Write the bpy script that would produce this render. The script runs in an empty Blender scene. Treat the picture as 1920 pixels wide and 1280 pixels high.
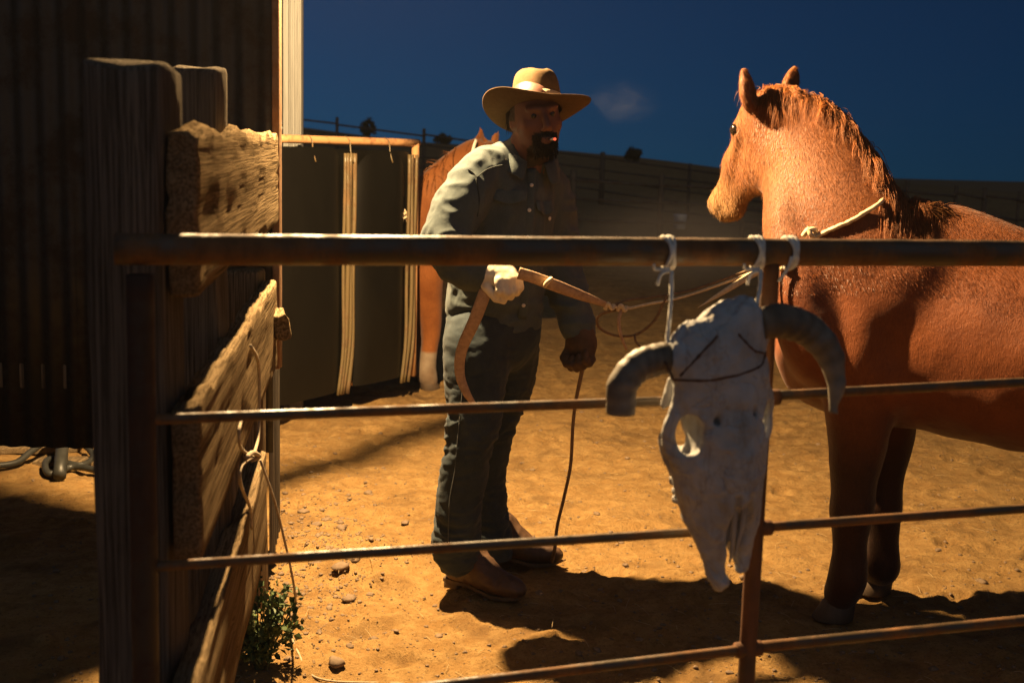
import bpy, bmesh, math, random
import numpy as np
from mathutils import Matrix, Vector

random.seed(7); RNG = np.random.default_rng(7)
SC = bpy.context.scene
COL = SC.collection
R = math.radians

# ------------------------------------------------------------------ camera
CAM_H, FPX, PITCH, ROLL = 1.55, 2330.0, R(8.71), R(1.5)
_r0 = np.array([1.0, 0, 0]); _f = np.array([0, math.cos(PITCH), -math.sin(PITCH)])
_u0 = np.array([0, math.sin(PITCH), math.cos(PITCH)])
_r = math.cos(ROLL) * _r0 + math.sin(ROLL) * _u0
_u = -math.sin(ROLL) * _r0 + math.cos(ROLL) * _u0
CAMP = np.array([0, 0, CAM_H])
cd = bpy.data.cameras.new('camera'); cam = bpy.data.objects.new('camera', cd); COL.objects.link(cam)
cam.matrix_world = Matrix([[_r[i], _u[i], -_f[i], CAMP[i]] for i in range(3)] + [[0, 0, 0, 1]])
cd.sensor_width = 36.0; cd.lens = FPX / 1920 * 36; cd.clip_start = 0.05; cd.clip_end = 2000
cd.dof.use_dof = True; cd.dof.focus_distance = 4.2; cd.dof.aperture_fstop = 4.5
SC.camera = cam

# ------------------------------------------------------------------ sky, fill light, exposure
W = bpy.data.worlds.new('World'); SC.world = W; W.use_nodes = True
nt = W.node_tree; bg = nt.nodes['Background']
sky = nt.nodes.new('ShaderNodeTexSky'); sky.sky_type = 'NISHITA'; sky.sun_disc = False
SUN_AZ = -40.0                                         # the sun has set beyond the left of the view
sky.sun_elevation = R(-3.0); sky.sun_rotation = R(SUN_AZ)
sky.air_density = 1.0; sky.dust_density = 0.0; sky.ozone_density = 4.0
tc = nt.nodes.new('ShaderNodeTexCoord'); va = nt.nodes.new('ShaderNodeVectorMath'); va.operation = 'ADD'
va.inputs[1].default_value = (0, 0, 0.15)
vn = nt.nodes.new('ShaderNodeVectorMath'); vn.operation = 'NORMALIZE'
nt.links.new(tc.outputs['Generated'], va.inputs[0]); nt.links.new(va.outputs[0], vn.inputs[0])
nt.links.new(vn.outputs[0], sky.inputs[0])
tint = nt.nodes.new('ShaderNodeMixRGB'); tint.blend_type = 'MULTIPLY'; tint.inputs[0].default_value = 1
tint.inputs[2].default_value = (0.27, 1.26, 1.02, 1)
nt.links.new(sky.outputs[0], tint.inputs[1]); nt.links.new(tint.outputs[0], bg.inputs[0])
bg.inputs[1].default_value = 0.50

sd = bpy.data.lights.new('fill_light', 'SUN'); sun = bpy.data.objects.new('fill_light', sd); COL.objects.link(sun)
sd.energy = 0.24; sd.angle = R(100); sd.color = (0.78, 0.88, 1.0)
sun.rotation_euler = (R(52), 0, R(14))                 # weak fill added behind the camera to brighten the skull

SC.view_settings.view_transform = 'Standard'; SC.view_settings.look = 'None'
SC.view_settings.exposure = 0.0; SC.view_settings.gamma = 1.0; SC.view_settings.use_curve_mapping = False
SC.render.engine = 'CYCLES'
SC.cycles.use_denoising = True; SC.cycles.max_bounces = 5; SC.cycles.diffuse_bounces = 2
SC.cycles.sample_clamp_indirect = 4.0; SC.cycles.volume_bounces = 0

LAMP = np.array([-0.66, 4.38, 2.72])

# ------------------------------------------------------------------ layout helpers
def ray(u, v):
    return _f + _r * ((u - 960) / FPX) - _u * ((v - 640) / FPX)
def P(u, v, Y):                                        # the point at depth Y seen at u, v of the photograph
    d = ray(u, v); return CAMP + d * (Y / d[1])
def G(u, v, z=0.0):
    d = ray(u, v); return CAMP + d * ((z - CAM_H) / d[2])
def PL(u, v, p0, nrm):
    d = ray(u, v); return CAMP + d * (np.dot(np.asarray(p0) - CAMP, nrm) / np.dot(d, nrm))
def A(*a): return np.array(a, float)
def nz(v): v = np.asarray(v, float); return v / max(np.linalg.norm(v), 1e-9)

def _hash(ix, iy, iz, s):
    h = (ix.astype(np.uint32) * np.uint32(374761393) + iy.astype(np.uint32) * np.uint32(668265263)
         + iz.astype(np.uint32) * np.uint32(2246822519) + np.uint32((s * 3266489917) & 0xffffffff))
    h = (h ^ (h >> np.uint32(13))) * np.uint32(1274126177)
    return ((h ^ (h >> np.uint32(16))) & np.uint32(0xffff)).astype(np.float32) / 65535.0
def vnoise(p, freq=1.0, seed=0):                       # value noise, -1..1
    p = np.asarray(p, np.float32) * np.float32(1) * np.asarray(freq, np.float32)
    i = np.floor(p).astype(np.int64); f = p - i; f = f * f * (3 - 2 * f)
    x, y, z = i[..., 0], i[..., 1], i[..., 2]; o = 0
    for dx in (0, 1):
        wx = f[..., 0] if dx else 1 - f[..., 0]
        for dy in (0, 1):
            wy = f[..., 1] if dy else 1 - f[..., 1]
            for dz in (0, 1):
                wz = f[..., 2] if dz else 1 - f[..., 2]
                o = o + wx * wy * wz * _hash(x + dx, y + dy, z + dz, seed)
    return o * 2 - 1
def fbm(p, freq, oct=3, seed=0):
    o = 0; a = 1.0
    for k in range(oct):
        o = o + a * vnoise(p, np.asarray(freq) * 2.03 ** k, seed + k); a *= 0.5
    return o

# ------------------------------------------------------------------ meshes and objects
def mesh(name, V, F, smooth=True, col=None):
    me = bpy.data.meshes.new(name)
    V = np.asarray(V, np.float32)
    Fs = F if isinstance(F, (list, tuple)) and len(F) and isinstance(F[0], np.ndarray) else None
    if isinstance(F, np.ndarray): Fs = [F]
    if Fs is None:
        groups = {}
        for f in F: groups.setdefault(len(f), []).append(f)
        Fs = [np.array(g, np.int64) for g in groups.values()]
    Fs = [f for f in Fs if len(f)]
    loops = np.concatenate([f.ravel() for f in Fs]).astype(np.int32)
    tot = np.concatenate([np.full(len(f), f.shape[1]) for f in Fs])
    start = np.concatenate([[0], np.cumsum(tot)[:-1]]).astype(np.int32)
    me.vertices.add(len(V)); me.vertices.foreach_set('co', V.ravel())
    me.loops.add(len(loops)); me.loops.foreach_set('vertex_index', loops)
    me.polygons.add(len(tot)); me.polygons.foreach_set('loop_start', start)
    me.polygons.foreach_set('use_smooth', np.full(len(tot), smooth))
    me.update(calc_edges=True)
    if col is not None:
        a = me.color_attributes.new('Col', 'FLOAT_COLOR', 'POINT')
        c = np.ones((len(V), 4), np.float32); c[:, :3] = col
        a.data.foreach_set('color', c.ravel())
    return me
def join(*gs):
    V = []; F = []; n = 0
    for v, f in gs:
        v = np.asarray(v, float)
        fl = f if isinstance(f, list) else [f]
        for q in fl:
            if isinstance(q, np.ndarray): F.extend((q + n).tolist())
            else: F.append([i + n for i in q])
        V.append(v); n += len(v)
    return np.concatenate(V), F
def wloc(o):
    p = np.zeros(3)
    while o is not None:
        p += np.array(o.location); o = o.parent
    return p
def link(name, me, m, parent=None):
    o = bpy.data.objects.new(name, me); COL.objects.link(o)
    if m is not None: me.materials.append(m)
    if parent is not None: o.parent = parent
    return o
def props(o, label=None, cat=None, group=None, kind=None):
    for k, x in (('label', label), ('category', cat), ('group', group), ('kind', kind)):
        if x: o[k] = x
    return o
def thing(name, label, cat, loc, group=None):          # an Empty at the thing's base that parents its parts
    o = bpy.data.objects.new(name, None); COL.objects.link(o); o.location = [float(x) for x in loc]
    o.empty_display_size = 0.1
    return props(o, label, cat, group)
def part(name, g, m, parent=None, smooth=True, col=None, label=None, kind=None):   # g in world coordinates
    V, F = g
    V = np.asarray(V, float) - (wloc(parent) if parent is not None else 0)
    o = link(name, mesh(name, V, F, smooth, col), m, parent)
    return props(o, label, None, None, kind)
def solo(name, g, m, label, cat, group=None, smooth=True, col=None, kind=None):     # a thing that is one mesh
    V = np.asarray(g[0], float); c = np.array([V[:, 0].mean(), V[:, 1].mean(), V[:, 2].min()])
    o = link(name, mesh(name, V - c, g[1], smooth, col), m)
    o.location = c
    return props(o, label, cat, group, kind)

def catmull(pts, n):
    p = np.asarray(pts, float)
    if len(p) < 3: 
        t = np.linspace(0, 1, n + 1)[:, None]; return p[0] * (1 - t) + p[-1] * t
    q = np.vstack([2 * p[0] - p[1], p, 2 * p[-1] - p[-2]]); out = []
    for i in range(len(p) - 1):
        a, b, c, d = q[i:i + 4]
        for t in np.linspace(0, 1, n, endpoint=False):
            out.append(0.5 * (2 * b + (c - a) * t + (2 * a - 5 * b + 4 * c - d) * t * t + (3 * b - a - 3 * c + d) * t ** 3))
    out.append(p[-1]); return np.array(out)
def tube(pts, rad, n=10, sub=1, side=None, flat=1.0, caps=True, wob=0):
    """swept tube; side/flat squash it along one direction into a strap"""
    pts = np.asarray(pts, float)
    rad = np.full(len(pts), rad, float) if np.isscalar(rad) else np.asarray(rad, float)
    if sub > 1:
        pr = catmull(np.hstack([pts, rad[:, None]]), sub); pts, rad = pr[:, :3], np.abs(pr[:, 3])
    T = np.gradient(pts, axis=0); T /= np.maximum(np.linalg.norm(T, axis=1)[:, None], 1e-9)
    ref = nz(side) if side is not None else (A(0, 0, 1) if abs(T[0][2]) < 0.9 else A(1, 0, 0))
    V = []; x = None
    for i in range(len(pts)):
        b = ref if (x is None or side is not None) else x
        x = nz(b - T[i] * np.dot(b, T[i])); y = np.cross(T[i], x)
        a = np.arange(n) * 2 * math.pi / n
        rr = rad[i] * (1 + (wob * RNG.standard_normal(n) if wob else 0))
        V.append(pts[i] + np.outer(np.cos(a) * rr * flat, x) + np.outer(np.sin(a) * rr, y))
    V = np.concatenate(V); m = len(pts)
    i = np.arange(m - 1)[:, None] * n; j = np.arange(n)[None]; k = (j + 1) % n
    F = np.stack([i + j, i + k, i + n + k, i + n + j], -1).reshape(-1, 4).tolist()
    if caps:
        F.append(list(range(n))[::-1]); F.append([(m - 1) * n + q for q in range(n)])
    return V, F
def seg(a, b, r, n=12, k=1, **kw):
    t = np.linspace(0, 1, k + 1)[:, None]; return tube(np.asarray(a) * (1 - t) + np.asarray(b) * t, r, n, **kw)
def lathe(c, prof, n=24, axis=None, ref=None):
    ax = nz(axis) if axis is not None else A(0, 0, 1)
    x = nz(np.cross(ax, A(0, 1, 0.01) if abs(ax[1]) < 0.9 else A(1, 0, 0))); y = np.cross(ax, x)
    a = np.arange(n) * 2 * math.pi / n; V = []
    for r, h in prof: V.append(np.asarray(c) + ax * h + np.outer(np.cos(a) * r, x) + np.outer(np.sin(a) * r, y))
    V = np.concatenate(V); F = []
    for i in range(len(prof) - 1):
        for j in range(n):
            k = (j + 1) % n; F.append([i * n + j, i * n + k, (i + 1) * n + k, (i + 1) * n + j])
    F.append(list(range(n))[::-1]); F.append([(len(prof) - 1) * n + q for q in range(n)])
    return V, F
def rbox(size, r=0.01, step=0.05, fn=None, M3=None, loc=(0, 0, 0)):
    """a box with rounded edges and enough faces to be worn down by fn(V); centred, then turned by M3 and moved"""
    h = np.asarray(size, float) / 2; r = min(r, h.min() * 0.95)
    def cs(a):
        e = [-a, -a + 0.3 * r, -a + r]; m = max(1, int(round((2 * a - 2 * r) / step)))
        return np.array(e + list(np.linspace(-a + r, a - r, m + 1)[1:-1]) + [-x for x in e[::-1]])
    C = [cs(a) for a in h]; V = []; F = []; n = 0
    for ax in range(3):
        p, q = (ax + 1) % 3, (ax + 2) % 3
        for s in (-1, 1):
            g = np.zeros((len(C[p]), len(C[q]), 3)); g[..., ax] = s * h[ax]
            g[..., p] = C[p][:, None]; g[..., q] = C[q][None]
            a, b = g.shape[:2]; idx = np.arange(a * b).reshape(a, b) + n
            f = np.stack([idx[:-1, :-1], idx[1:, :-1], idx[1:, 1:], idx[:-1, 1:]], -1).reshape(-1, 4)
            F.append(f if s > 0 else f[:, ::-1]); V.append(g.reshape(-1, 3)); n += a * b
    V = np.concatenate(V); F = np.concatenate(F)
    key = np.round(V * 1e5).astype(np.int64); _, first, inv = np.unique(key, axis=0, return_index=True, return_inverse=True)
    V = V[first]; F = inv.ravel()[F]
    q = np.clip(V, -(h - r), h - r); d = V - q; l = np.linalg.norm(d, axis=1)[:, None]
    V = q + np.where(l > 1e-9, d / np.maximum(l, 1e-9) * np.minimum(l, r), 0)
    if fn is not None: V = fn(V)
    if M3 is not None: V = V @ np.asarray(M3).T
    return V + np.asarray(loc), F
def frame(x, y=None, z=(0, 0, 1)):                      # columns: x, y, z of a turned box
    x = nz(x); y = nz(np.cross(z, x)); return np.stack([x, y, np.cross(x, y)], 1)

# ------------------------------------------------------------------ distance-field modelling (one continuous skin)
class Vol:
    def __init__(s, lo, hi, h):
        s.lo = np.asarray(lo, float); s.h = h; s.n = np.ceil((np.asarray(hi) - s.lo) / h).astype(int) + 1
        s.v = np.full(s.n, 1.0, np.float32)
        s.ax = [(s.lo[i] + np.arange(s.n[i]) * h).astype(np.float32) for i in range(3)]
    def sub(s, lo, hi, pad):
        a = np.clip(np.floor((np.asarray(lo) - pad - s.lo) / s.h).astype(int), 0, s.n)
        b = np.clip(np.ceil((np.asarray(hi) + pad - s.lo) / s.h).astype(int) + 1, 0, s.n)
        sl = tuple(slice(a[i], b[i]) for i in range(3))
        if any(b[i] <= a[i] for i in range(3)): return None, None
        return sl, np.stack(np.meshgrid(*[s.ax[i][sl[i]] for i in range(3)], indexing='ij'), -1)
    def put(s, sl, d, k, carve=False):
        a = s.v[sl]
        if carve:
            d = -d; h = np.clip(0.5 - 0.5 * (a - d) / max(k, 1e-6), 0, 1)
            s.v[sl] = a + (d - a) * h + k * h * (1 - h)
        else:
            h = np.clip(0.5 + 0.5 * (a - d) / max(k, 1e-6), 0, 1)
            s.v[sl] = a + (d - a) * h - k * h * (1 - h)
    def ell(s, c, rad, M3=None, k=0.03, carve=False):
        rad = np.asarray(rad, float); m = rad.max()
        sl, p = s.sub(np.asarray(c) - m, np.asarray(c) + m, k + 3 * s.h)
        if sl is None: return s
        q = p - np.asarray(c, np.float32)
        if M3 is not None: q = q @ np.asarray(M3, np.float32)
        q0 = np.linalg.norm(q / rad, axis=-1); q1 = np.linalg.norm(q / rad ** 2, axis=-1)
        s.put(sl, (q0 * (q0 - 1) / np.maximum(q1, 1e-6)).astype(np.float32), k, carve); return s
    def cone(s, a, b, ra, rb, k=0.02, side=None, flat=1.0, carve=False):
        a = np.asarray(a, float); b = np.asarray(b, float); m = max(ra, rb) * max(1, flat)
        sl, p = s.sub(np.minimum(a, b) - m, np.maximum(a, b) + m, k + 3 * s.h)
        if sl is None: return s
        ab = b - a; t = np.clip(((p - a) @ ab) / max(np.dot(ab, ab), 1e-9), 0, 1)
        q = p - a - t[..., None] * ab
        if side is not None:
            sd_ = nz(side); l = q @ sd_; q = q + (l * (1 / flat - 1))[..., None] * sd_
        d = np.linalg.norm(q, axis=-1) - (ra + (rb - ra) * t)
        s.put(sl, (d * min(1, flat)).astype(np.float32), k, carve); return s
    def chain(s, pts, rad, k=0.02, side=None, flat=1.0, sub=3, carve=False):
        pr = catmull(np.hstack([np.asarray(pts, float), np.asarray(rad, float)[:, None]]), sub)
        for i in range(len(pr) - 1): s.cone(pr[i, :3], pr[i + 1, :3], pr[i, 3], pr[i + 1, 3], k, side, flat, carve)
        return s
    def push(s, p, gap):                                    # move a point out of the solid
        i = np.clip(np.round((p - s.lo) / s.h).astype(int), 1, s.n - 2); d = float(s.v[i[0], i[1], i[2]])
        if d >= gap: return p
        g = A(s.v[i[0] + 1, i[1], i[2]] - s.v[i[0] - 1, i[1], i[2]], s.v[i[0], i[1] + 1, i[2]] - s.v[i[0], i[1] - 1, i[2]], s.v[i[0], i[1], i[2] + 1] - s.v[i[0], i[1], i[2] - 1])
        return p + nz(g) * (gap - d)
    def skin(s):
        v = s.v; ins = v < 0; nx, ny, nzz = v.shape
        c = np.zeros((nx - 1, ny - 1, nzz - 1), np.int8)
        for dx in (0, 1):
            for dy in (0, 1):
                for dz in (0, 1): c += ins[dx:nx - 1 + dx, dy:ny - 1 + dy, dz:nzz - 1 + dz]
        act = np.argwhere((c > 0) & (c < 8)); idx = np.full(c.shape, -1, np.int64)
        idx[act[:, 0], act[:, 1], act[:, 2]] = np.arange(len(act))
        acc = np.zeros((len(act), 3)); cnt = np.zeros(len(act))
        cor = [(x, y, z) for x in (0, 1) for y in (0, 1) for z in (0, 1)]
        for p in cor:
            for ax in range(3):
                if p[ax]: continue
                q = list(p); q[ax] = 1
                a = v[act[:, 0] + p[0], act[:, 1] + p[1], act[:, 2] + p[2]]; b = v[act[:, 0] + q[0], act[:, 1] + q[1], act[:, 2] + q[2]]
                m = (a < 0) != (b < 0); t = np.where(m, a / np.where(m, a - b, 1), 0)
                pos = np.tile(np.array(p, float), (len(act), 1)); pos[:, ax] += t
                acc += pos * m[:, None]; cnt += m
        V = (act + acc / np.maximum(cnt, 1)[:, None]) * s.h + s.lo
        F = []
        for ax in range(3):
            p, q = (ax + 1) % 3, (ax + 2) % 3
            a = np.take(ins, range(0, v.shape[ax] - 1), ax); b = np.take(ins, range(1, v.shape[ax]), ax)
            e = np.argwhere(a != b); e = e[(e[:, p] > 0) & (e[:, q] > 0) & (e[:, p] < v.shape[p] - 1) & (e[:, q] < v.shape[q] - 1)]
            fl = ins[e[:, 0], e[:, 1], e[:, 2]]; quad = []
            for dp, dq in ((0, 0), (1, 0), (1, 1), (0, 1)):
                w = e.copy(); w[:, p] -= dp; w[:, q] -= dq; quad.append(idx[w[:, 0], w[:, 1], w[:, 2]])
            f = np.stack(quad, 1); f[~fl] = f[~fl][:, ::-1]; F.append(f)
        return V, np.concatenate(F)
def vnormals(V, F):
    F = np.asarray(F); n = np.cross(V[F[:, 2]] - V[F[:, 0]], V[F[:, 3]] - V[F[:, 1]])
    N = np.zeros_like(V)
    for i in range(4): np.add.at(N, F[:, i], n)
    return N / np.maximum(np.linalg.norm(N, axis=1)[:, None], 1e-12)
def relax(V, F, it=2, lam=0.5):
    F = np.asarray(F)
    for _ in range(it):
        S = np.zeros_like(V); c = np.zeros(len(V))
        for i in range(4):
            a, b = F[:, i], F[:, (i + 1) % 4]
            np.add.at(S, a, V[b]); np.add.at(c, a, 1); np.add.at(S, b, V[a]); np.add.at(c, b, 1)
        V = V + lam * (S / np.maximum(c, 1)[:, None] - V)
    return V

# ------------------------------------------------------------------ materials
def material(name, rough=0.6, metal=0.0, spec=0.5):
    m = bpy.data.materials.new(name); m.use_nodes = True; t = m.node_tree; b = t.nodes['Principled BSDF']
    b.inputs['Roughness'].default_value = rough; b.inputs['Metallic'].default_value = metal
    b.inputs['Specular IOR Level'].default_value = spec
    return m, t, b
def coords(t, scale=(1, 1, 1), rot=(0, 0, 0), kind='Object'):
    c = t.nodes.new('ShaderNodeTexCoord'); p = t.nodes.new('ShaderNodeMapping')
    p.inputs['Scale'].default_value = scale; p.inputs['Rotation'].default_value = rot
    t.links.new(c.outputs[kind], p.inputs['Vector']); return p.outputs[0]
def noise(t, vec, scale, detail=4, rough=0.6, dist=0.0, out='Fac'):
    n = t.nodes.new('ShaderNodeTexNoise'); n.inputs['Scale'].default_value = scale; n.inputs['Detail'].default_value = detail
    n.inputs['Roughness'].default_value = rough; n.inputs['Distortion'].default_value = dist
    t.links.new(vec, n.inputs['Vector']); return n.outputs[out]
def ramp(t, fac, stops, interp='LINEAR'):
    r = t.nodes.new('ShaderNodeValToRGB'); r.color_ramp.interpolation = interp; e = r.color_ramp.elements
    while len(e) < len(stops): e.new(0.5)
    for i, (p, c) in enumerate(stops):
        e[i].position = p; c = (c, c, c) if np.isscalar(c) else c; e[i].color = (*c, 1)
    t.links.new(fac, r.inputs[0]); return r.outputs[0]
def mix(t, fac, a, b, mode='MIX'):
    n = t.nodes.new('ShaderNodeMixRGB'); n.blend_type = mode
    for i, x in ((0, fac), (1, a), (2, b)):
        if isinstance(x, (int, float)): n.inputs[i].default_value = x if i == 0 else (x, x, x, 1)
        elif isinstance(x, tuple): n.inputs[i].default_value = (*x, 1)
        else: t.links.new(x, n.inputs[i])
    return n.outputs[0]
def bump(t, b, h, strength=0.5, dist=0.01, prev=None):
    n = t.nodes.new('ShaderNodeBump'); n.inputs['Strength'].default_value = strength; n.inputs['Distance'].default_value = dist
    t.links.new(h, n.inputs['Height'])
    if prev is not None: t.links.new(prev, n.inputs['Normal'])
    t.links.new(n.outputs[0], b.inputs['Normal']); return n.outputs[0]
def setc(t, b, x, sock='Base Color'):
    if isinstance(x, tuple): b.inputs[sock].default_value = (*x, 1)
    else: t.links.new(x, b.inputs[sock])
def vcol(t, name='Col'):
    n = t.nodes.new('ShaderNodeVertexColor'); n.layer_name = name; return n.outputs[0]

def m_wood(name, c1, c2, axis=0, scale=1.0, bstr=0.6):
    m, t, b = material(name, 1.0, spec=0.0)
    s = [16 * scale] * 3; s[axis] = 0.55 * scale
    v = coords(t, s); n1 = noise(t, v, 2.2, 8, 0.66, 0.15); n2 = noise(t, coords(t), 5 * scale, 4, 0.6)
    s2 = [90 * scale] * 3; s2[axis] = 1.6 * scale; n3 = noise(t, coords(t, s2), 2.0, 6, 0.7)
    c = ramp(t, n1, [(0.30, c1), (0.70, c2)]); c = mix(t, ramp(t, n3, [(0.40, 0.9), (0.56, 0.0)]), c, tuple(x * 0.30 for x in c1))
    c = mix(t, ramp(t, n2, [(0.35, 0.0), (0.75, 0.5)]), c, tuple(x * 0.6 for x in c2)); setc(t, b, c)
    p = bump(t, b, n1, bstr * .6, 0.008); bump(t, b, n3, bstr, 0.005, p); return m
def m_rust(name, paint, rust, amount=0.5, rough=0.5, scale=1.0, metal=0.0):
    m, t, b = material(name, rough, metal); v = coords(t)
    n1 = noise(t, v, 9 * scale, 8, 0.68); n2 = noise(t, v, 60 * scale, 4, 0.7); n3 = noise(t, coords(t, (1, 1, 0.25)), 22 * scale, 5, 0.7)
    msk = ramp(t, n1, [(0.62 - 0.35 * amount, 0.0), (0.72 - 0.3 * amount, 1.0)])
    rc = ramp(t, n3, [(0.3, tuple(x * 0.35 for x in rust)), (0.7, rust)])
    setc(t, b, mix(t, msk, paint, rc)); t.links.new(ramp(t, msk, [(0, rough), (1, 0.85)]), b.inputs['Roughness'])
    p = bump(t, b, msk, 0.25, 0.002); bump(t, b, n2, 0.25, 0.002, p); return m
def m_simple(name, c1, c2, scale=30, rough=0.6, metal=0.0, bstr=0.2, bdist=0.003, spec=0.4, stretch=(1, 1, 1)):
    m, t, b = material(name, rough, metal, spec); n = noise(t, coords(t, stretch), scale, 6, 0.65)
    setc(t, b, ramp(t, n, [(0.3, c1), (0.7, c2)])); bump(t, b, n, bstr, bdist); return m

# ================================================================== SETTING: the ground
def terrain(x, y):
    s = np.clip((y - 11) / 24, 0, 1); s = s * s * (3 - 2 * s)
    z35 = 0.25 - 0.10 * np.clip(x, -30, 30); z60 = 1.66 - 0.066 * np.clip(x, -60, 60)
    t = np.clip((y - 35) / 25, 0, 1); t = t * t * (3 - 2 * t)
    w = np.clip((y - 62) / 60, 0, 1)
    return s * (z35 * (1 - t) + z60 * t) - 9 * w * w * (3 - 2 * w) + 0.12 * s * np.sin(x * 0.35 + y * 0.21)
_pr = np.random.default_rng(77)
PRINTS = [(_pr.uniform(-1.3, 2.6), _pr.uniform(2.9, 7.5), _pr.uniform(0, 6.3), _pr.uniform(.008, .022)) for _ in range(110)]
def rough_ground(x, y):
    p = np.stack([x, y, np.zeros_like(x)], -1); near = np.clip((16 - np.hypot(x, y - 3)) / 6, 0, 1)
    d = 0.020 * fbm(p, 1.3, 3, 3) + 0.010 * fbm(p, 7.0, 3, 11)
    d = d - 0.022 * np.clip(vnoise(p, (4.0, 5.5, 1), 21) - 0.35, 0, 1)        # hoof-churned hollows
    d = d + 0.019 * np.clip(fbm(p, 17.0, 2, 31) - 0.25, 0, 1) - 0.018 * np.clip(fbm(p, 11.0, 2, 37) - 0.45, 0, 1)
    for hx_, hy_, ha_, hd_ in PRINTS:                                             # hoof and boot prints
        dx, dy = x - hx_, y - hy_; a_ = dx * math.cos(ha_) + dy * math.sin(ha_); b_ = -dx * math.sin(ha_) + dy * math.cos(ha_)
        r_ = np.hypot(a_ / .062, b_ / .055); d = d - hd_ * np.clip(1.15 - r_, 0, .5) * 2 * (1 - .45 * np.exp(-(r_ / .45) ** 2)) + hd_ * .55 * np.exp(-((r_ - 1.35) / .25) ** 2)
    return d * near
def spaced(lo, hi, step, far_lo, far_hi, k=1.35):
    c = list(np.arange(lo, hi, step)); s = step
    while c[-1] < far_hi: s *= k; c.append(c[-1] + s)
    s = step; c = c[::-1]
    while c[-1] > far_lo: s *= k; c.append(c[-1] - s)
    return np.array(c[::-1])
gx = spaced(-2.6, 3.6, 0.0225, -500, 500, 1.12); gy = spaced(1.6, 9.5, 0.0225, -60, 900, 1.06)
X, Y = np.meshgrid(gx, gy, indexing='ij')
Z = terrain(X, Y) + rough_ground(X, Y)
def ground_z(x, y):
    x = np.asarray(x, float); y = np.asarray(y, float); return terrain(x, y) + rough_ground(x, y)
idx = np.arange(X.size).reshape(X.shape)
GF = np.stack([idx[:-1, :-1], idx[1:, :-1], idx[1:, 1:], idx[:-1, 1:]], -1).reshape(-1, 4)
m, t, b = material('dirt', 0.95, spec=0.1); v = coords(t)
n1 = noise(t, v, 1.1, 6, 0.6); n2 = noise(t, v, 14, 8, 0.7); n3 = noise(t, v, 75, 6, 0.75); n4 = noise(t, v, 4.0, 5, 0.6, 0.4)
c = ramp(t, n1, [(0.3, (0.2093, 0.1160, 0.0398)), (0.7, (0.2977, 0.1734, 0.0620))])
c = mix(t, ramp(t, n2, [(0.42, 0.0), (0.62, 0.8)]), c, (0.3549, 0.2228, 0.0866))
c = mix(t, ramp(t, n4, [(0.52, 0.0), (0.68, 0.7)]), c, (0.1365, 0.0787, 0.0328))
c = mix(t, ramp(t, n3, [(0.30, 0.85), (0.46, 0.0)]), c, (0.0806, 0.0454, 0.0187)); setc(t, b, c)
p = bump(t, b, n2, 0.8, 0.030); bump(t, b, n3, 1.0, 0.009, p); M_DIRT = m
GV = np.stack([X, Y, Z], -1).reshape(-1, 3)
o = link('ground', mesh('ground', GV, GF), M_DIRT); o['kind'] = 'structure'

# ================================================================== the front gate of welded pipe
M_RUSTPIPE = m_rust('rusty_pipe', (0.075, 0.050, 0.026), (0.240, 0.105, 0.030), 0.55, 0.42)
M_RUSTRED = m_rust('rusty_red_pipe', (0.075, 0.038, 0.020), (0.190, 0.075, 0.026), 0.8, 0.5)
M_RUSTDARK = m_rust('dark_rusty_pipe', (0.030, 0.018, 0.012), (0.060, 0.026, 0.012), 0.6, 0.6)
GP0 = A(0.16, 2.2, 0); GDIR = nz((0.961, 0.277, 0)); GN = A(-GDIR[1], GDIR[0], 0)
def gp(u, v, off=0.0): return PL(u, v, GP0 + GN * off, GN)
def gx_(p, s): return p + GDIR * s
gate = thing('pipe_gate', 'rusty brown welded pipe gate in the foreground, a bleached skull hanging on it', 'gate', gp(262, 1270) * A(1, 1, 0))
def worn(a, b, r, n=14, k=40, amp=0.012):
    V, F = seg(a, b, r, n, k)
    return V + (vnoise(V, 18, 5) * r * amp * 6)[:, None] * 0 + (fbm(V, 30, 2, 4) * r * amp * 3)[:, None] * 0.5, F
a = gp(214, 467); bq = gp(1920, 477); part('rail', worn(a, gx_(bq, 1.6), 0.0255, 18, 90), M_RUSTPIPE, gate)
UP_T = gp(1446, 488); UP_B = gp(1398, 1290)
st = gp(262, 480); sb = gp(272, 1300)
part('stile', worn(st - A(0, 0, .03), A(sb[0], sb[1], 0.2), 0.022, 16, 40), M_RUSTDARK, gate)
for (l, r_, rr, e) in (((262, 787), (1432, 745), .0090, 0), ((1440, 742), (1920, 716), .0098, 1.5), ((262, 1063), (1415, 990), .0090, 0), ((1428, 988), (1920, 953), .0098, 1.5),
                    ((262, 1352), (1392, 1217), .0098, 0), ((1412, 1213), (1920, 1162), .0112, 1.5)):
    p0, p1 = gp(*l), gp(*r_)
    if e: p1 = p1 + nz(p1 - p0) * e
    part('bar', worn(p0, p1, rr, 10, 50), M_RUSTPIPE, gate)
part('upright', worn(UP_T, UP_B + nz(UP_B - UP_T) * 0.33, 0.0170, 14, 50), M_RUSTRED, gate)
for (u, v) in ((1436, 745), (1421, 990), (1403, 1216)):
    c = gp(u, v); part('weld_collar', join(seg(c - GDIR * .026, c + GDIR * .026, 0.0155, 10, 4)), M_RUSTRED, gate)
far_st = gx_(bq, 1.6)
part('stile', worn(far_st, far_st * A(1, 1, 0) + A(0, 0, .2), 0.022, 16, 30), M_RUSTPIPE, gate)

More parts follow.
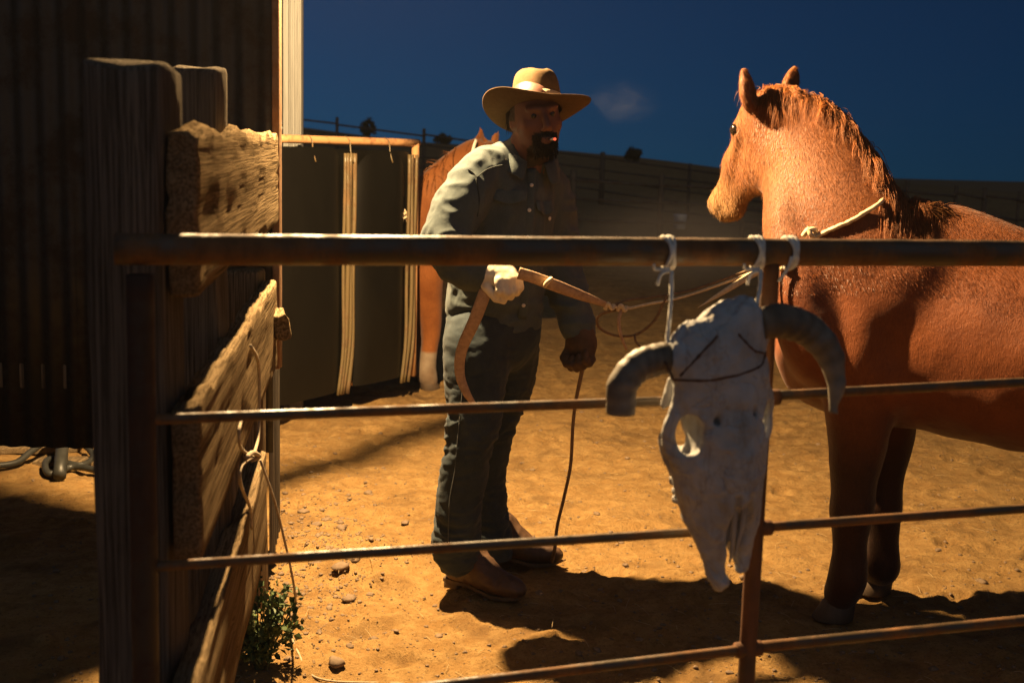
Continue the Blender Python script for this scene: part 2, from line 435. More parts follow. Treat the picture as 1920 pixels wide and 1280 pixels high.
# ================================================================== the wooden fence running back from the camera
M_WOOD_Y = m_wood('weathered_plank', (0.144, 0.097, 0.054), (0.288, 0.209, 0.119), axis=1, bstr=1.0)
M_WOOD_Z = m_wood('dark_post_wood', (0.1011, 0.0849, 0.0706), (0.2022, 0.1725, 0.1344), axis=2, bstr=0.8)
M_WOOD_Z2 = m_wood('pale_post_wood', (0.13, 0.09, 0.055), (0.26, 0.185, 0.11), axis=2, bstr=0.8)
fence = thing('plank_fence', 'weathered wooden fence of three heavy planks on square posts, beside the corrugated wall', 'fence', (-0.665, 2.19, 0))
def postfn(sd, amp=0.004):
    def fn(V):
        d = fbm(V * A(1, 1, .12), 26, 3, sd) * amp + fbm(V, 3, 2, sd + 9) * 0.003
        return V + np.stack([d, fbm(V * A(1, 1, .12), 22, 3, sd + 3) * amp, (V[:, 2] > V[:, 2].max() - .05) * fbm(V, 16, 2, sd + 5) * .010], 1)
    return fn
def post(x0, x1, y0, y1, ztop, m, sd, parent, zb=-0.3):
    return part('post', rbox((x1 - x0, y1 - y0, ztop - zb), 0.014, 0.045, postfn(sd), None, ((x0 + x1) / 2, (y0 + y1) / 2, (ztop + zb) / 2)), m, parent)
zt = P(240, 118, 2.12)[2]
post(-0.736, -0.600, 2.12, 2.26, zt, M_WOOD_Z, 1, fence)
post(-0.795, -0.683, 2.86, 2.97, P(450, 128, 2.86)[2], M_WOOD_Z, 2, fence)
post(-0.935, -0.815, 3.96, 4.08, 1.15, M_WOOD_Z2, 3, fence)
def plankfn(sd, top=0.012):
    def fn(V):
        o = V.copy(); q = V * A(1, .14, 1)
        gz = V[:, 2] + .010 * fbm(V * A(0, 1, 0), 2.5, 2, sd + 6)
        g1 = np.stack([V[:, 0], V[:, 1] * .02, gz], 1); o[:, 0] += fbm(g1, 34, 3, sd) * 0.0016 + fbm(V, 2.2, 2, sd + 1) * 0.0025
        cr = np.abs(vnoise(g1, 15, sd + 7)); o[:, 0] -= np.sign(V[:, 0]) * .006 * np.clip(1 - cr / .10, 0, 1) * (vnoise(V * A(0, 1, 1), 3, sd + 8) > -.1)
        up = np.clip((V[:, 2] - (V[:, 2].max() - 0.03)) / .03, 0, 1)
        o[:, 2] += up * (fbm(V * A(3, 1, 0), 12, 3, sd + 2) - .35) * top + (1 - up) * fbm(V, 2.0, 2, sd + 3) * .006
        o[:, 1] += (np.abs(V[:, 1]) > np.abs(V[:, 1]).max() - .02) * fbm(V, 18, 2, sd + 4) * .008
        return o
    return fn
FD = nz((-0.122, 1, 0)); FS = A(FD[1], -FD[0], 0)
def plank(y0, y1, z0, z1, th, sd, top, lift=0.0, xo=0.0):
    a = A(-0.28 - 0.122 * y0, y0, (z0 + z1) / 2); bb = A(-0.28 - 0.122 * y1, y1, (z0 + z1) / 2 + lift)
    c = (a + bb) / 2 - FS * (th / 2 - xo); f = nz(bb - a); M3 = np.stack([nz(np.cross(f, A(0, 0, 1))), f, np.cross(nz(np.cross(f, A(0, 0, 1))), f)], 1)
    g = rbox((th, np.linalg.norm(bb - a), z1 - z0), 0.010, 0.022, plankfn(sd, top))
    o = link('plank', mesh('plank', *g), M_WOOD_Y, fence); o.location = c - wloc(fence); o.rotation_euler = Matrix(M3.tolist()).to_euler(); return o
plank(2.136, 4.11, 1.285, 1.575, 0.056, 10, 0.016, 0.01)
plank(2.10, 4.05, 0.82, 1.105, 0.050, 20, 0.012, 0.01)
plank(2.00, 3.60, 0.33, 0.615, 0.050, 30, 0.012, 0.04)
# splintered stubs at the far end of the middle plank
for k, (u, v, Yv, sz, tw) in enumerate(((520, 607, 3.95, (.055, .10, .085), .5), (512, 585, 4.0, (.03, .07, .09), .2))):
    part('splinter', rbox(sz, .008, .02, lambda V: V + (fbm(V, 28, 3, 40) * .008)[:, None], frame((math.cos(tw), math.sin(tw), .25)), P(u, v, Yv)), M_WOOD_Y, fence)

# ================================================================== corrugated wall on the left, its wall lamp
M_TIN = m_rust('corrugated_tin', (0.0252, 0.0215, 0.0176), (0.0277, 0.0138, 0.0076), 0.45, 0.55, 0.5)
M_TRIM = m_rust('rusty_trim', (0.24, 0.13, 0.06), (0.30, 0.14, 0.05), 0.5, 0.6)
WY = 4.15; wall = thing('corrugated_wall', 'dark corrugated metal wall of a shed behind the plank fence', 'wall', (-2.0, WY, 0))
wx = -0.808; z0w = P(80, 836, WY)[2]
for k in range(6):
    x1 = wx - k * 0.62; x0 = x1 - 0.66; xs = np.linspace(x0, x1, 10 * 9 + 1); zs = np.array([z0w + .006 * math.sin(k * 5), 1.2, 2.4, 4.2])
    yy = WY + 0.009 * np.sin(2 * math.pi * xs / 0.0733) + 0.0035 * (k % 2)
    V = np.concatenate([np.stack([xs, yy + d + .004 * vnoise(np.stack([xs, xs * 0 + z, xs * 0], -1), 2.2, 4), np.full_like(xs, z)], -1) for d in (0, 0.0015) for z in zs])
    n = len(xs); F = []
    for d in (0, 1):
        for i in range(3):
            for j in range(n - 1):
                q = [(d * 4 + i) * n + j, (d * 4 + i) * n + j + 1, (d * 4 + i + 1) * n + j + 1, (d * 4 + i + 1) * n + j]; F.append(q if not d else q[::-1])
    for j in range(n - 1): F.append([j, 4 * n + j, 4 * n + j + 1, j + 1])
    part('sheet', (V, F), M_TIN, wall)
part('edge_trim', rbox((.024, .05, 3.4), .004, .2, None, None, (wx + .013, WY + .012, 2.5)), M_TRIM, wall)
ys = np.linspace(WY + .02, WY + .38, 64); xs = wx - .010 - .058 * (ys - WY) / .5 + .008 * np.sin(2 * math.pi * ys / .0733)
V = np.concatenate([np.stack([xs + d, ys, np.full_like(ys, z)], -1) for d in (0, -.0015) for z in (.12, 4.2)]); n = 64
part('return_sheet', (V, [[j, j + 1, n + j + 1, n + j] for j in range(n - 1)] + [[2 * n + j + 1, 2 * n + j, 3 * n + j, 3 * n + j + 1] for j in range(n - 1)]), M_WOOD_Z, wall)
for x in (-0.99, -2.75, -4.4): part('stud', rbox((.09, .09, 4.4), .008, .3, postfn(5, .002), None, (x, WY + .075, 2.0)), M_WOOD_Z2, wall)
for z in (0.75, 2.2, 3.6): part('girt', rbox((3.7, .045, .09), .006, .3, None, None, (-2.75, WY + .035, z)), M_WOOD_Z2, wall)

M_LAMPMETAL = m_rust('lamp_metal', (0.30, 0.29, 0.27), (0.2, 0.1, 0.05), 0.25, 0.4, metal=0.6)
lamp = thing('wall_lamp', 'lit barn lamp on a bent arm at the corner of the corrugated wall', 'lamp', (wx, WY + .05, 2.86))
part('arm', tube([(wx, WY + .05, 2.86), (wx + .07, WY + .06, 2.94), (-.66, 4.38, 2.96), tuple(LAMP + A(0, 0, .17))], .012, 10, 6), M_LAMPMETAL, lamp)
part('shade', lathe(LAMP + A(0, 0, .055), [(.018, .12), (.035, .10), (.05, .05), (.11, .022), (.12, .008), (.117, .007), (.105, .018), (.045, .045), (.03, .09)], 24), M_LAMPMETAL, lamp)
mb, t, b = material('bulb_glass', 0.2); setc(t, b, (1, .9, .7)); b.inputs['Emission Color'].default_value = (1, .62, .28, 1); b.inputs['Emission Strength'].default_value = 30
part('bulb', lathe(LAMP, [(.006, .09), (.012, .075), (.014, .06), (.026, .045), (.030, .034), (.024, .024), (.008, .019)], 16), mb, lamp)
br_ = lambda x, y: LAMP + (A(x, y, 0) - LAMP) * .16
part('shadow_bar', seg(br_(-1.25, 5.35), br_(-.30, 7.0), .021, 8), M_LAMPMETAL, lamp)  # unseen bar added to cast the dark band across the dirt
part('hanger', tube([(-.66, 4.38, 2.96), (-.80, 4.50, 2.80), tuple(br_(-1.25, 5.35))], .004, 6, 5), M_LAMPMETAL, lamp)
ld = bpy.data.lights.new('lamp_light', 'POINT'); lo = bpy.data.objects.new('lamp_light', ld); COL.objects.link(lo)
ld.energy = 1750; ld.color = (1.0, 0.67, 0.32); ld.shadow_soft_size = 0.028; lo.location = LAMP

# the pale jamb of the barn door and what hangs beside it
M_WHITE = m_simple('old_white_paint', (0.1488, 0.1457, 0.1364), (0.2170, 0.2139, 0.1984), 8, 0.7, bstr=0.3, stretch=(8, 8, .5))
jy = 7.05; jx0, jx1 = P(530, 150, jy)[0], P(567, 150, jy)[0]
jamb = thing('door_jamb', 'pale painted door jamb with vertical grooves, brightly lit beside the wall corner', 'post', ((jx0 + jx1) / 2, jy, 0))
ww = (jx1 - jx0)
part('casing', rbox((ww * .62, .09, 4.4), .006, .3, None, None, (jx0 + ww * .69, jy, 2.0)), M_WHITE, jamb)
part('inner_casing', rbox((ww * .30, .06, 4.4), .006, .3, None, None, (jx0 + ww * .18, jy + .012, 2.0)), M_WHITE, jamb)
for k in (.52, .72, .88): part('bead', seg((jx0 + ww * k, jy - .047, .2), (jx0 + ww * k, jy - .047, 4.1), .006, 8), M_WHITE, jamb)
M_SHADE = m_simple('grey_barn_board', (0.128, 0.112, 0.088), (0.192, 0.168, 0.136), 6, 0.8, stretch=(8, 8, .5))
barn = thing('barn_side', 'strip of grey boarded barn wall between the jamb and the corrugated wall', 'wall', (P(500, 200, 7.2)[0], 7.3, 0))
for k in range(4): part('board', rbox((.15, .03, 4.2), .004, .4, None, None, (jx0 - .085 - k * .158, 7.16 + .004 * (k % 2), 2.15)), M_SHADE, barn)
ins = P(521, 233, 6.9)
hk = thing('insulator', 'small white porcelain insulator catching the light beside the door jamb', 'insulator', ins - A(0, 0, .035))
part('knob', lathe(ins - A(0, 0, .035), [(.012, 0), (.022, .004), (.024, .02), (.015, .028), (.022, .036), (.022, .055), (.010, .066)], 14), m_simple('porcelain', (.8, .78, .72), (.85, .82, .76), 9, .25), hk)
part('pin', seg(ins - A(0, 0, .02), ins + A(0.0, .22, -.02), .006, 6), M_LAMPMETAL, hk)

# ================================================================== the swing panel hung with black rubber
PA, PB = P(505, 254, 6.70), P(779, 273, 7.62); PB[2] = PA[2] = (PA[2] + PB[2]) / 2
M_YPIPE = m_rust('ochre_pipe', (0.50, 0.27, 0.12), (0.36, 0.15, 0.06), 0.25, 0.45)
PD = nz((PB - PA) * A(1, 1, 0)); PN = A(PD[1], -PD[0], 0)
panel = thing('rubber_panel', 'swing panel of ochre pipe hung with black rubber sheets and ribs', 'gate', PA * A(1, 1, 0))
PLEN = np.linalg.norm((PB - PA)[:2]); ZB = 0.15; ZT = PA[2]
def pq(s, z, off=0.0): return A(*(PA[:2] + PD[:2] * s), z) + PN * off
def ps(u): q = PL(u, 500, PA, PN); return np.dot(q - PA, PD)
part('top_pipe', seg(pq(-.05, ZT), pq(PLEN + .024, ZT), .023, 14, 6), M_YPIPE, panel)
part('end_pipe', seg(pq(PLEN, ZT), pq(PLEN, ZB), .023, 14, 6), M_YPIPE, panel)
part('end_pipe', seg(pq(0.0, ZT), pq(0.0, 0.02), .023, 14, 6), M_YPIPE, panel)
part('bottom_pipe', seg(pq(-.02, ZB + .02, -.03), pq(PLEN, ZB + .02, -.03), .018, 12, 6), M_YPIPE, panel)
M_RUB = m_simple('black_rubber', (0.0022, 0.0020, 0.0015), (0.0043, 0.0039, 0.0029), 7, 0.42, bstr=0.15, bdist=.01, stretch=(1, 1, .4))
M_RIB = m_rust('rubber_rib', (0.1280, 0.0918, 0.0422), (0.1760, 0.1020, 0.0397), 0.35, 0.4)
def sheet(s0, s1, zt, zb0, zb1, off, bow, rc, nm, mt):
    ns, nzz = 22, 44; V = []
    for d in (0, -0.006):
        for j in range(nzz + 1):
            for i in range(ns + 1):
                a = i / ns; h = j / nzz; s = s0 + (s1 - s0) * a; w = (s1 - s0)
                e = min(a, 1 - a) * w; top = zt - (rc - math.sqrt(max(rc * rc - max(rc - e, 0) ** 2, 0)))
                zb = zb0 + (zb1 - zb0) * a; z = zb + (top - zb) * h
                V.append(pq(s, z, off + bow * (1 - (2 * a - 1) ** 4) + d + .006 * float(vnoise(np.array([[s * 3, z * 2, 1]]), 1.6, 3)[0])))
    n = (ns + 1); m_ = n * (nzz + 1); F = []
    for d in (0, 1):
        for j in range(nzz):
            for i in range(ns):
                q = [d * m_ + j * n + i, d * m_ + j * n + i + 1, d * m_ + (j + 1) * n + i + 1, d * m_ + (j + 1) * n + i]; F.append(q if not d else q[::-1])
    return part(nm, (np.array(V), F), mt, panel)
s_a, s_b, s_c, s_d = ps(512), ps(634), ps(659), ps(752)
sheet(0.03, PLEN - .03, ZT - .05, ZB + .02, ZB + .02, -.02, 0.0, .01, 'backing_sheet', M_RUB)
sheet(s_a - .12, s_b, ZT - .04, ZB - .02, ZB, .02, .035, .13, 'rubber_sheet', M_RUB)
sheet(s_c, s_d, ZT - .055, ZB + .01, ZB + .02, .02, .035, .16, 'rubber_sheet', M_RUB)
for base, lst in ((s_b, ((.006, .010), (.032, .015), (.055, .011), (.082, .013))), (s_d, ((.012, .011), (.045, .013), (.075, .010)))):
    for ds, r_ in lst:
        zz = np.linspace(ZT - .07, ZB - .02, 14); dr = -.05 * np.clip((0.55 - zz) / .4, 0, 1) ** 2
        part('rib', tube([pq(base + ds + dd, z, .042 + .006 * math.sin(z * 5 + ds * 90)) for z, dd in zip(zz, dr)], r_, 8, 2), M_RIB, panel)
for u in (575, 645, 718): 
    s = ps(u); part('tie', tube([pq(s, ZT + .025, 0), pq(s + .01, ZT, .03), pq(s + .004, ZT - .06, .045), pq(s + .012, ZT - .12, .06)], .004, 6, 3), M_RIB, panel)
fr = P(763, 400, 7.55)
for k in range(5): part('frayed_cord', tube([fr + A(*RNG.normal(0, .022, 3)) for _ in range(4)], .006, 6, 3), m_simple('frayed_cord', (.5, .36, .22), (.7, .55, .36), 40, .9) if k == 0 else bpy.data.materials['frayed_cord'], panel)

def proj(V):
    d = np.asarray(V) - CAMP; z = d @ _f; return 960 + FPX * (d @ _r) / z, 640 - FPX * (d @ _u) / z, z
def onto(V, N, u, v, rad=7.0):                            # the skin point that lies nearest on the line of sight
    pu, pv, z = proj(V); k = np.nonzero(np.hypot(pu - u, pv - v) < rad)[0]; i = k[np.argmin(z[k])]; return V[i], N[i]


# ================================================================== HORSES
COAT = A(0.195, 0.052, 0.0098); COAT_L = A(0.245, 0.083, 0.0185); COAT_SHADE = A(0.045, 0.015, 0.006); CREAM = A(0.30, 0.165, 0.065); SOCK = A(.26, .20, .14)
def m_coat(name):
    m, t, b = material(name, 0.56, spec=0.22); v = coords(t)
    st_ = noise(t, coords(t, (1, 1, .20)), 270, 5, 0.7, .4); n1 = noise(t, v, 5, 5, 0.6); n2 = noise(t, v, 24, 5, .65)
    c = mix(t, ramp(t, n1, [(0.38, 0.0), (0.66, 0.85)]), vcol(t), mix(t, 1.0, vcol(t), (0.62, 0.52, 0.46), 'MULTIPLY'))
    c = mix(t, ramp(t, st_, [(0.35, 0.45), (0.6, 0.0)]), c, mix(t, 1.0, c, (0.5, 0.45, 0.4), 'MULTIPLY'))
    setc(t, b, c); p = bump(t, b, n2, 0.35, 0.012); bump(t, b, st_, 0.6, 0.004, p)
    b.inputs['Sheen Weight'].default_value = 0.12; b.inputs['Sheen Roughness'].default_value = 0.5
    return m
M_COAT = m_coat('chestnut_coat')
m, t, b = material('horse_hair', 0.5, spec=0.3); setc(t, b, mix(t, ramp(t, noise(t, coords(t), 40, 3, .6), [(.3, 0.0), (.7, 1.0)]), vcol(t), mix(t, 1.0, vcol(t), (0.62, .55, .5), 'MULTIPLY'))); M_HAIR = m
M_HOOF = m_simple('hoof_horn', (0.045, 0.030, 0.020), (0.10, 0.066, 0.040), 18, 0.6, stretch=(1, 1, .3))
m, t, b = material('eye_wet', 0.06); setc(t, b, (0.012, 0.008, 0.006)); M_EYE = m
M_DARKSKIN = m_simple('nostril_skin', (0.035, 0.02, 0.015), (0.07, 0.04, 0.03), 30, .6)

def hframe(fwd, s_hint):                                # head frame: a = poll to muzzle, s = its left side, n = forehead outward
    a = nz(fwd); s = nz(np.asarray(s_hint) - a * np.dot(a, s_hint)); n = np.cross(s, a)
    if n[2] < 0: n = -n
    return a, s, n
def head_pt(H, l, d, w): return H['o'] + H['a'] * l + H['n'] * d + H['s'] * w
def sculpt_head(vol, H):
    a, s, n, q = H['a'], H['s'], H['n'], H.get('q', 1.0)
    h = lambda l, d, w=0: head_pt(H, l * q, d * q, w * q)
    M3 = np.stack([a, n, s], 1)
    vol.ell(h(.06, -.015), (.125 * q, .092 * q, .086 * q), M3, .05)                      # skull
    vol.ell(h(.175, -.098), (.145 * q, .124 * q, .064 * q), M3, .05)                      # jowl
    vol.cone(h(.05, .020), h(.30, .008), .060 * q, .048 * q, .04, s, 1.12)                # forehead, nose bone
    vol.cone(h(.30, .005), h(.47, -.022), .050 * q, .044 * q, .04, s, .95)
    vol.cone(h(.22, -.095), h(.43, -.070), .076 * q, .054 * q, .05, s, .74)                # lower jaw
    vol.ell(h(.485, -.03), (.064 * q, .064 * q, .058 * q), M3, .03)                       # muzzle
    vol.ell(h(.50, -.075), (.042 * q, .034 * q, .042 * q), M3, .022)                      # lower lip
    vol.ell(h(.455, -.108), (.042 * q, .032 * q, .036 * q), M3, .025)                      # chin
    for k in (-1, 1):
        vol.cone(h(.14, .0, .075 * k), h(.31, -.03, .056 * k), .020 * q, .010 * q, .025)   # cheek bone crest
        vol.ell(h(.125, .022, .072 * k), (.034 * q, .026 * q, .022 * q), M3, .02)          # eye socket
        vol.ell(h(.515, .002, .038 * k), (.022 * q, .024 * q, .018 * q), M3, .012)         # nostril rim
        vol.ell(h(.520, .002, .056 * k), (.014 * q, .024 * q, .016 * q), M3, .006, True)
    vol.cone(h(.545, -.062, -.07), h(.545, -.062, .07), .006 * q, .006 * q, .008, carve=True)   # mouth line
    vol.cone(h(.53, -.060, .052), h(.46, -.066, .046), .005 * q, .004 * q, .006, carve=True)
def add_ear(vol, base, tip, open_dir, q=1.0):
    ax = nz(np.asarray(tip) - base); L = np.linalg.norm(np.asarray(tip) - base)
    pts = [base, base + ax * L * .35, base + ax * L * .7, tip]
    vol.chain(pts, [.024 * q, .034 * q, .024 * q, .006], .012, nz(open_dir), .62)
    vol.chain([np.asarray(base) + ax * L * .18 + nz(open_dir) * .026 * q, np.asarray(base) + ax * L * .45 + nz(open_dir) * .030 * q, np.asarray(base) + ax * L * .80 + nz(open_dir) * .016 * q], [.016 * q, .020 * q, .008 * q], .006, carve=True)
def leg(vol, pts, rad, k=0.03): vol.chain(pts, rad, k, sub=3)
def hoof(c, fwd, q=1.0):
    f = nz(np.asarray(fwd) * A(1, 1, 0)); V, F = lathe((0, 0, 0), [(.058, 0), (.060, .004), (.050, .05), (.044, .07), (.030, .075)], 20)
    V = V * q; V[:, 1] *= 1.0; s = A(-f[1], f[0], 0)
    h = V[:, 2:3]; W_ = V[:, :1] * 1.12 * f + V[:, 1:2] * s + h * A(0, 0, 1) - f * h * .35
    return W_ + np.asarray(c), F
def strands(roots, dirs, lens, rads, droop, colr, seed, segs=5, curl=0.02, surf=None):
    """tapered three-sided hair locks"""
    rg = np.random.default_rng(seed); V = []; F = []; C = []; n = 0
    for r0, d0, L, rd in zip(roots, dirs, lens, rads):
        p = np.array(r0, float); d = nz(d0); ph = rg.uniform(0, 6.3); cu = rg.normal(0, curl, 3); pts = [p]
        for k in range(segs):
            d = nz(d + A(0, 0, -droop) / segs * 1.6 + cu * math.sin(ph + k * 1.4) * 3)
            p = p + d * L / segs
            if surf is not None: p = surf.push(p, .005)
            pts.append(p)
        x = nz(np.cross(d0, A(0.3, -1, 0.2))); y = nz(np.cross(d0, x)); cc = colr * rg.uniform(.65, 1.35)
        for k, q in enumerate(pts):
            rr = rd * (1 - (k / segs) ** 1.6) + 0.0002
            for j in range(3): V.append(q + x * math.cos(j * 2.094) * rr + y * math.sin(j * 2.094) * rr); C.append(cc)
        for k in range(segs):
            for j in range(3):
                m_ = (j + 1) % 3; F.append([n + k * 3 + j, n + k * 3 + m_, n + k * 3 + 3 + m_, n + k * 3 + 3 + j])
        n += 3 * (segs + 1)
    return np.array(V), np.array(F), np.array(C)
def fuzz(V, F, N, pick, count, L, flow, seed, col):
    """short winter-coat hairs lying over the skin: two-triangle blades"""
    rg = np.random.default_rng(seed); F = np.asarray(F); c = V[F].mean(1); ok = np.nonzero(pick(c))[0]
    i = rg.choice(ok, count); w = rg.dirichlet((1, 1, 1, 1), count); p = (V[F[i]] * w[..., None]).sum(1); n = N[F[i]].mean(1)
    fl = flow(p); fl = fl - n * (fl * n).sum(1)[:, None]; fl /= np.maximum(np.linalg.norm(fl, axis=1)[:, None], 1e-6)
    d = fl + n * rg.uniform(.05, .30, (count, 1)) + rg.normal(0, .22, (count, 3)); d /= np.linalg.norm(d, axis=1)[:, None]
    s = np.cross(d, n); s /= np.maximum(np.linalg.norm(s, axis=1)[:, None], 1e-6)
    ln = L(p) * rg.uniform(.5, 1.3, count); r_ = 0.00045
    a, b_, m1, m2, tp = p - s * r_, p + s * r_, p + d * ln[:, None] * .55 + s * r_, p + d * ln[:, None] * .55 - s * r_, p + d * ln[:, None]
    VV = np.stack([a, b_, m1, m2, tp], 1).reshape(-1, 3); k = np.arange(count)[:, None] * 5
    C = np.repeat(col[F[i]].mean(1) * rg.uniform(.5, 1.12, (count, 1)), 5, 0)
    return VV, [np.hstack([k, k + 1, k + 2, k + 3]), np.hstack([k + 3, k + 2, k + 4])], C

# ---------------------------------------------------------------- the near horse, seen from its left, head turned away
def horse_near():
    ang = R(27); hd = A(-math.cos(ang), math.sin(ang), 0); left = A(-math.sin(ang), -math.cos(ang), 0)
    O = A(1.33, 4.10, 0)                                                               # on the ground below the withers
    c = lambda x, y, z: O + hd * x + left * y + A(0, 0, z)
    ho = thing('horse', 'chestnut horse standing at the right, its head turned away, a rope round its neck', 'horse', O)
    vol = Vol((0.35, 2.75, -0.02), (3.25, 4.95, 1.95), 0.0115)
    M3 = np.stack([hd, left, A(0, 0, 1)], 1)
    for (x, z, rx, ry, rz) in ((.16, .99, .27, .20, .31), (-.05, 1.015, .34, .245, .345), (-.36, .955, .38, .285, .320), (-.68, .975, .36, .28, .300), (-.93, 1.035, .33, .265, .275), (-1.08, 1.03, .22, .20, .23)):
        vol.ell(c(x, 0, z), (rx, ry, rz), M3, .12)
    vol.chain([c(.02, 0, 1.340), c(-.16, 0, 1.300), c(-.34, 0, 1.245), c(-.55, 0, 1.22)], [.060, .052, .045, .04], .10)                       # withers
    vol.cone(c(-.2, 0, 1.225), c(-.9, 0, 1.25), .04, .05, .08)                            # spine
    for sgn in (1, -1):                                                                  # shoulder blade, point of shoulder, triceps
        vol.cone(c(-.02, .165 * sgn, 1.22), c(.20, .170 * sgn, .93), .060, .085, .10); vol.cone(c(.18, .17 * sgn, .92), c(.04, .185 * sgn, .84), .070, .075, .08)
    vol.ell(c(.30, 0, .90), (.13, .17, .17), M3, .10)                                    # breast
    hoofs = []
    # forelegs: elbow, forearm, knee, cannon, fetlock, pastern
    for k, (L5, hp, toe) in enumerate((
        ([(1612, 720, 4.02), (1612, 790, 4.03), (1606, 860, 4.03), (1601, 925, 4.03), (1599, 960, 4.03), (1595, 1010, 4.03), (1592, 1050, 4.03), (1588, 1086, 4.03)], G(1560, 1158), A(-.95, -.15, 0)),
        ([(1660, 720, 4.25), (1660, 790, 4.25), (1657, 860, 4.25), (1653, 918, 4.25), (1652, 950, 4.25), (1654, 995, 4.25), (1655, 1030, 4.25), (1653, 1062, 4.25)], G(1632, 1108), A(-.95, .1, 0)))):
        hp = A(hp[0], hp[1], 0.0); pts_ = [P(*q) for q in L5]; pas = hp - nz(toe) * .022; pas[2] = .072
        top = c(.12, .155 * (1 if k == 0 else -1), 1.0)
        leg(vol, [top] + pts_ + [(pts_[-1] + pas) / 2, pas], [.125, .112, .098, .076, .062, .060, .046, .043, .053, .045, .046], .03)
        kc = pts_[4]; vol.ell(kc + A(-.018, -.02, .0), (.045, .045, .055), None, .03)
        hoofs.append((hp, toe))
    for sgn in (1, -1):                                                                  # hind legs
        dx = -.05 if sgn > 0 else .10
        top = c(-.93, .15 * sgn, 1.05); stif = c(-.80, .19 * sgn, .80); gas = c(-.98, .17 * sgn, .64); hock = c(-1.16 + dx, .15 * sgn, .50)
        can = c(-1.13 + dx, .15 * sgn, .30); fet = c(-1.11 + dx, .15 * sgn, .14); pas = c(-1.05 + dx, .15 * sgn, .07)
        leg(vol, [top, stif, gas, hock, can, fet, pas], [.19, .15, .095, .055, .036, .046, .038], .05)
        hoofs.append((c(-1.02 + dx, .15 * sgn, 0), hd))
    # neck
    nk = [(1625, 560, 4.08, .245, .66), (1586, 485, 4.11, .214, .62), (1557, 412, 4.15, .178, .62), (1539, 347, 4.20, .152, .62), (1513, 290, 4.25, .130, .66), (1480, 244, 4.29, .102, .80)]
    lat = nz(left + A(-.10, 0, 0)); pts = [P(u, v, y) for u, v, y, _, _ in nk]
    for i in range(len(nk) - 1):
        for q in range(3):
            t0, t1 = q / 3, (q + 1) / 3; L_ = lambda t: (pts[i] * (1 - t) + pts[i + 1] * t, nk[i][3] * (1 - t) + nk[i + 1][3] * t)
            (a0, r0), (a1, r1) = L_(t0), L_(t1); vol.cone(a0, a1, r0, r1, .05, lat, nk[i][4])
    cr = [P(1662, 400, 4.08), P(1620, 348, 4.13), P(1580, 284, 4.21), P(1535, 228, 4.27), P(1478, 204, 4.31)]
    vol.chain(cr, [.040, .034, .032, .030, .034], .05)                                   # crest
    vol.chain([P(1476, 372, 4.20), P(1482, 450, 4.14), P(1506, 560, 4.06), P(1540, 660, 4.05)], [.050, .060, .085, .105], .06)   # windpipe and breast line
    # head
    po = P(1440, 196, 4.32); mz = P(1344, 384, 4.60); a, s, n = hframe(mz - po, A(-.80, -.60, 0))
    H = dict(o=po, a=a, s=s, n=n, q=np.linalg.norm(mz - po) / .52); sculpt_head(vol, H)
    e1b, e1t = P(1407, 200, 4.25), P(1394, 128, 4.25); e2b, e2t = P(1474, 190, 4.38), P(1491, 126, 4.40)
    add_ear(vol, e1b, e1t, A(.75, -.5, 0), 1.05); add_ear(vol, e2b, e2t, A(.5, -.6, .0), 1.0)
    V, F = vol.skin(); V = relax(V, F, 3, .5); N = vnormals(V, F)
    V = V + N * (0.005 * fbm(V, 9, 2, 5) * np.clip((1.7 - V[:, 2]), 0, 1))[:, None]
    # shoulder and rib relief
    # colouring: shade put into the coat of legs and belly, pale flaxen muzzle and jaw
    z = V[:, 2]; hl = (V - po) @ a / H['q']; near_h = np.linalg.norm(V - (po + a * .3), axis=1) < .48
    col = np.tile(COAT, (len(V), 1)); k = np.clip((0.82 - z) / .3, 0, 1)[:, None]; col = col * (1 - k) + COAT_SHADE * k
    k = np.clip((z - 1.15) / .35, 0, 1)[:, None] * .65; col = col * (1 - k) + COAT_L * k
    k = (np.clip((hl - .30) / .16, 0, 1) * near_h)[:, None]; col = col * (1 - k) + CREAM * k
    k = (np.clip((hl + .02) / .2, 0, 1) * near_h * .15)[:, None]; col = col * (1 - k) + CREAM * k
    ws = P(1795, 432, 3.80); k = np.clip(1.25 - np.linalg.norm((V - ws) * A(1, .6, 1.4), axis=1) / .05, 0, 1)[:, None]; col = col * (1 - k) + A(.78, .66, .45) * k   # saddle mark
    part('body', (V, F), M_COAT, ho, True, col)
    for hp, toe in hoofs: part('hoof', hoof(hp + A(0, 0, float(ground_z(hp[0], hp[1])) * 0), toe, 1.05), M_HOOF, ho)
    ec = head_pt(H, .128 * H['q'], .018 * H['q'], .090 * H['q']); part('eye', lathe(ec - s * .018, [(.004, 0), (.016, .004), (.022, .012), (.021, .020), (.013, .028), (.003, .031)], 16, s), M_EYE, ho)
    ec2 = head_pt(H, .128 * H['q'], .018 * H['q'], -.084 * H['q']); part('eye', lathe(ec2 + s * .018, [(.004, 0), (.014, .004), (.019, .012), (.018, .020), (.012, .027), (.003, .030)], 16, -s), M_EYE, ho)
    # mane: locks from the crest fall to the near side
    rg = np.random.default_rng(11); crs = catmull(np.array([P(1748, 396, 4.05), P(1700, 392, 4.07)] + cr + [P(1462, 184, 4.33), P(1445, 184, 4.33)]), 24)
    mv, mf, mc, nv = [], [], [], 0
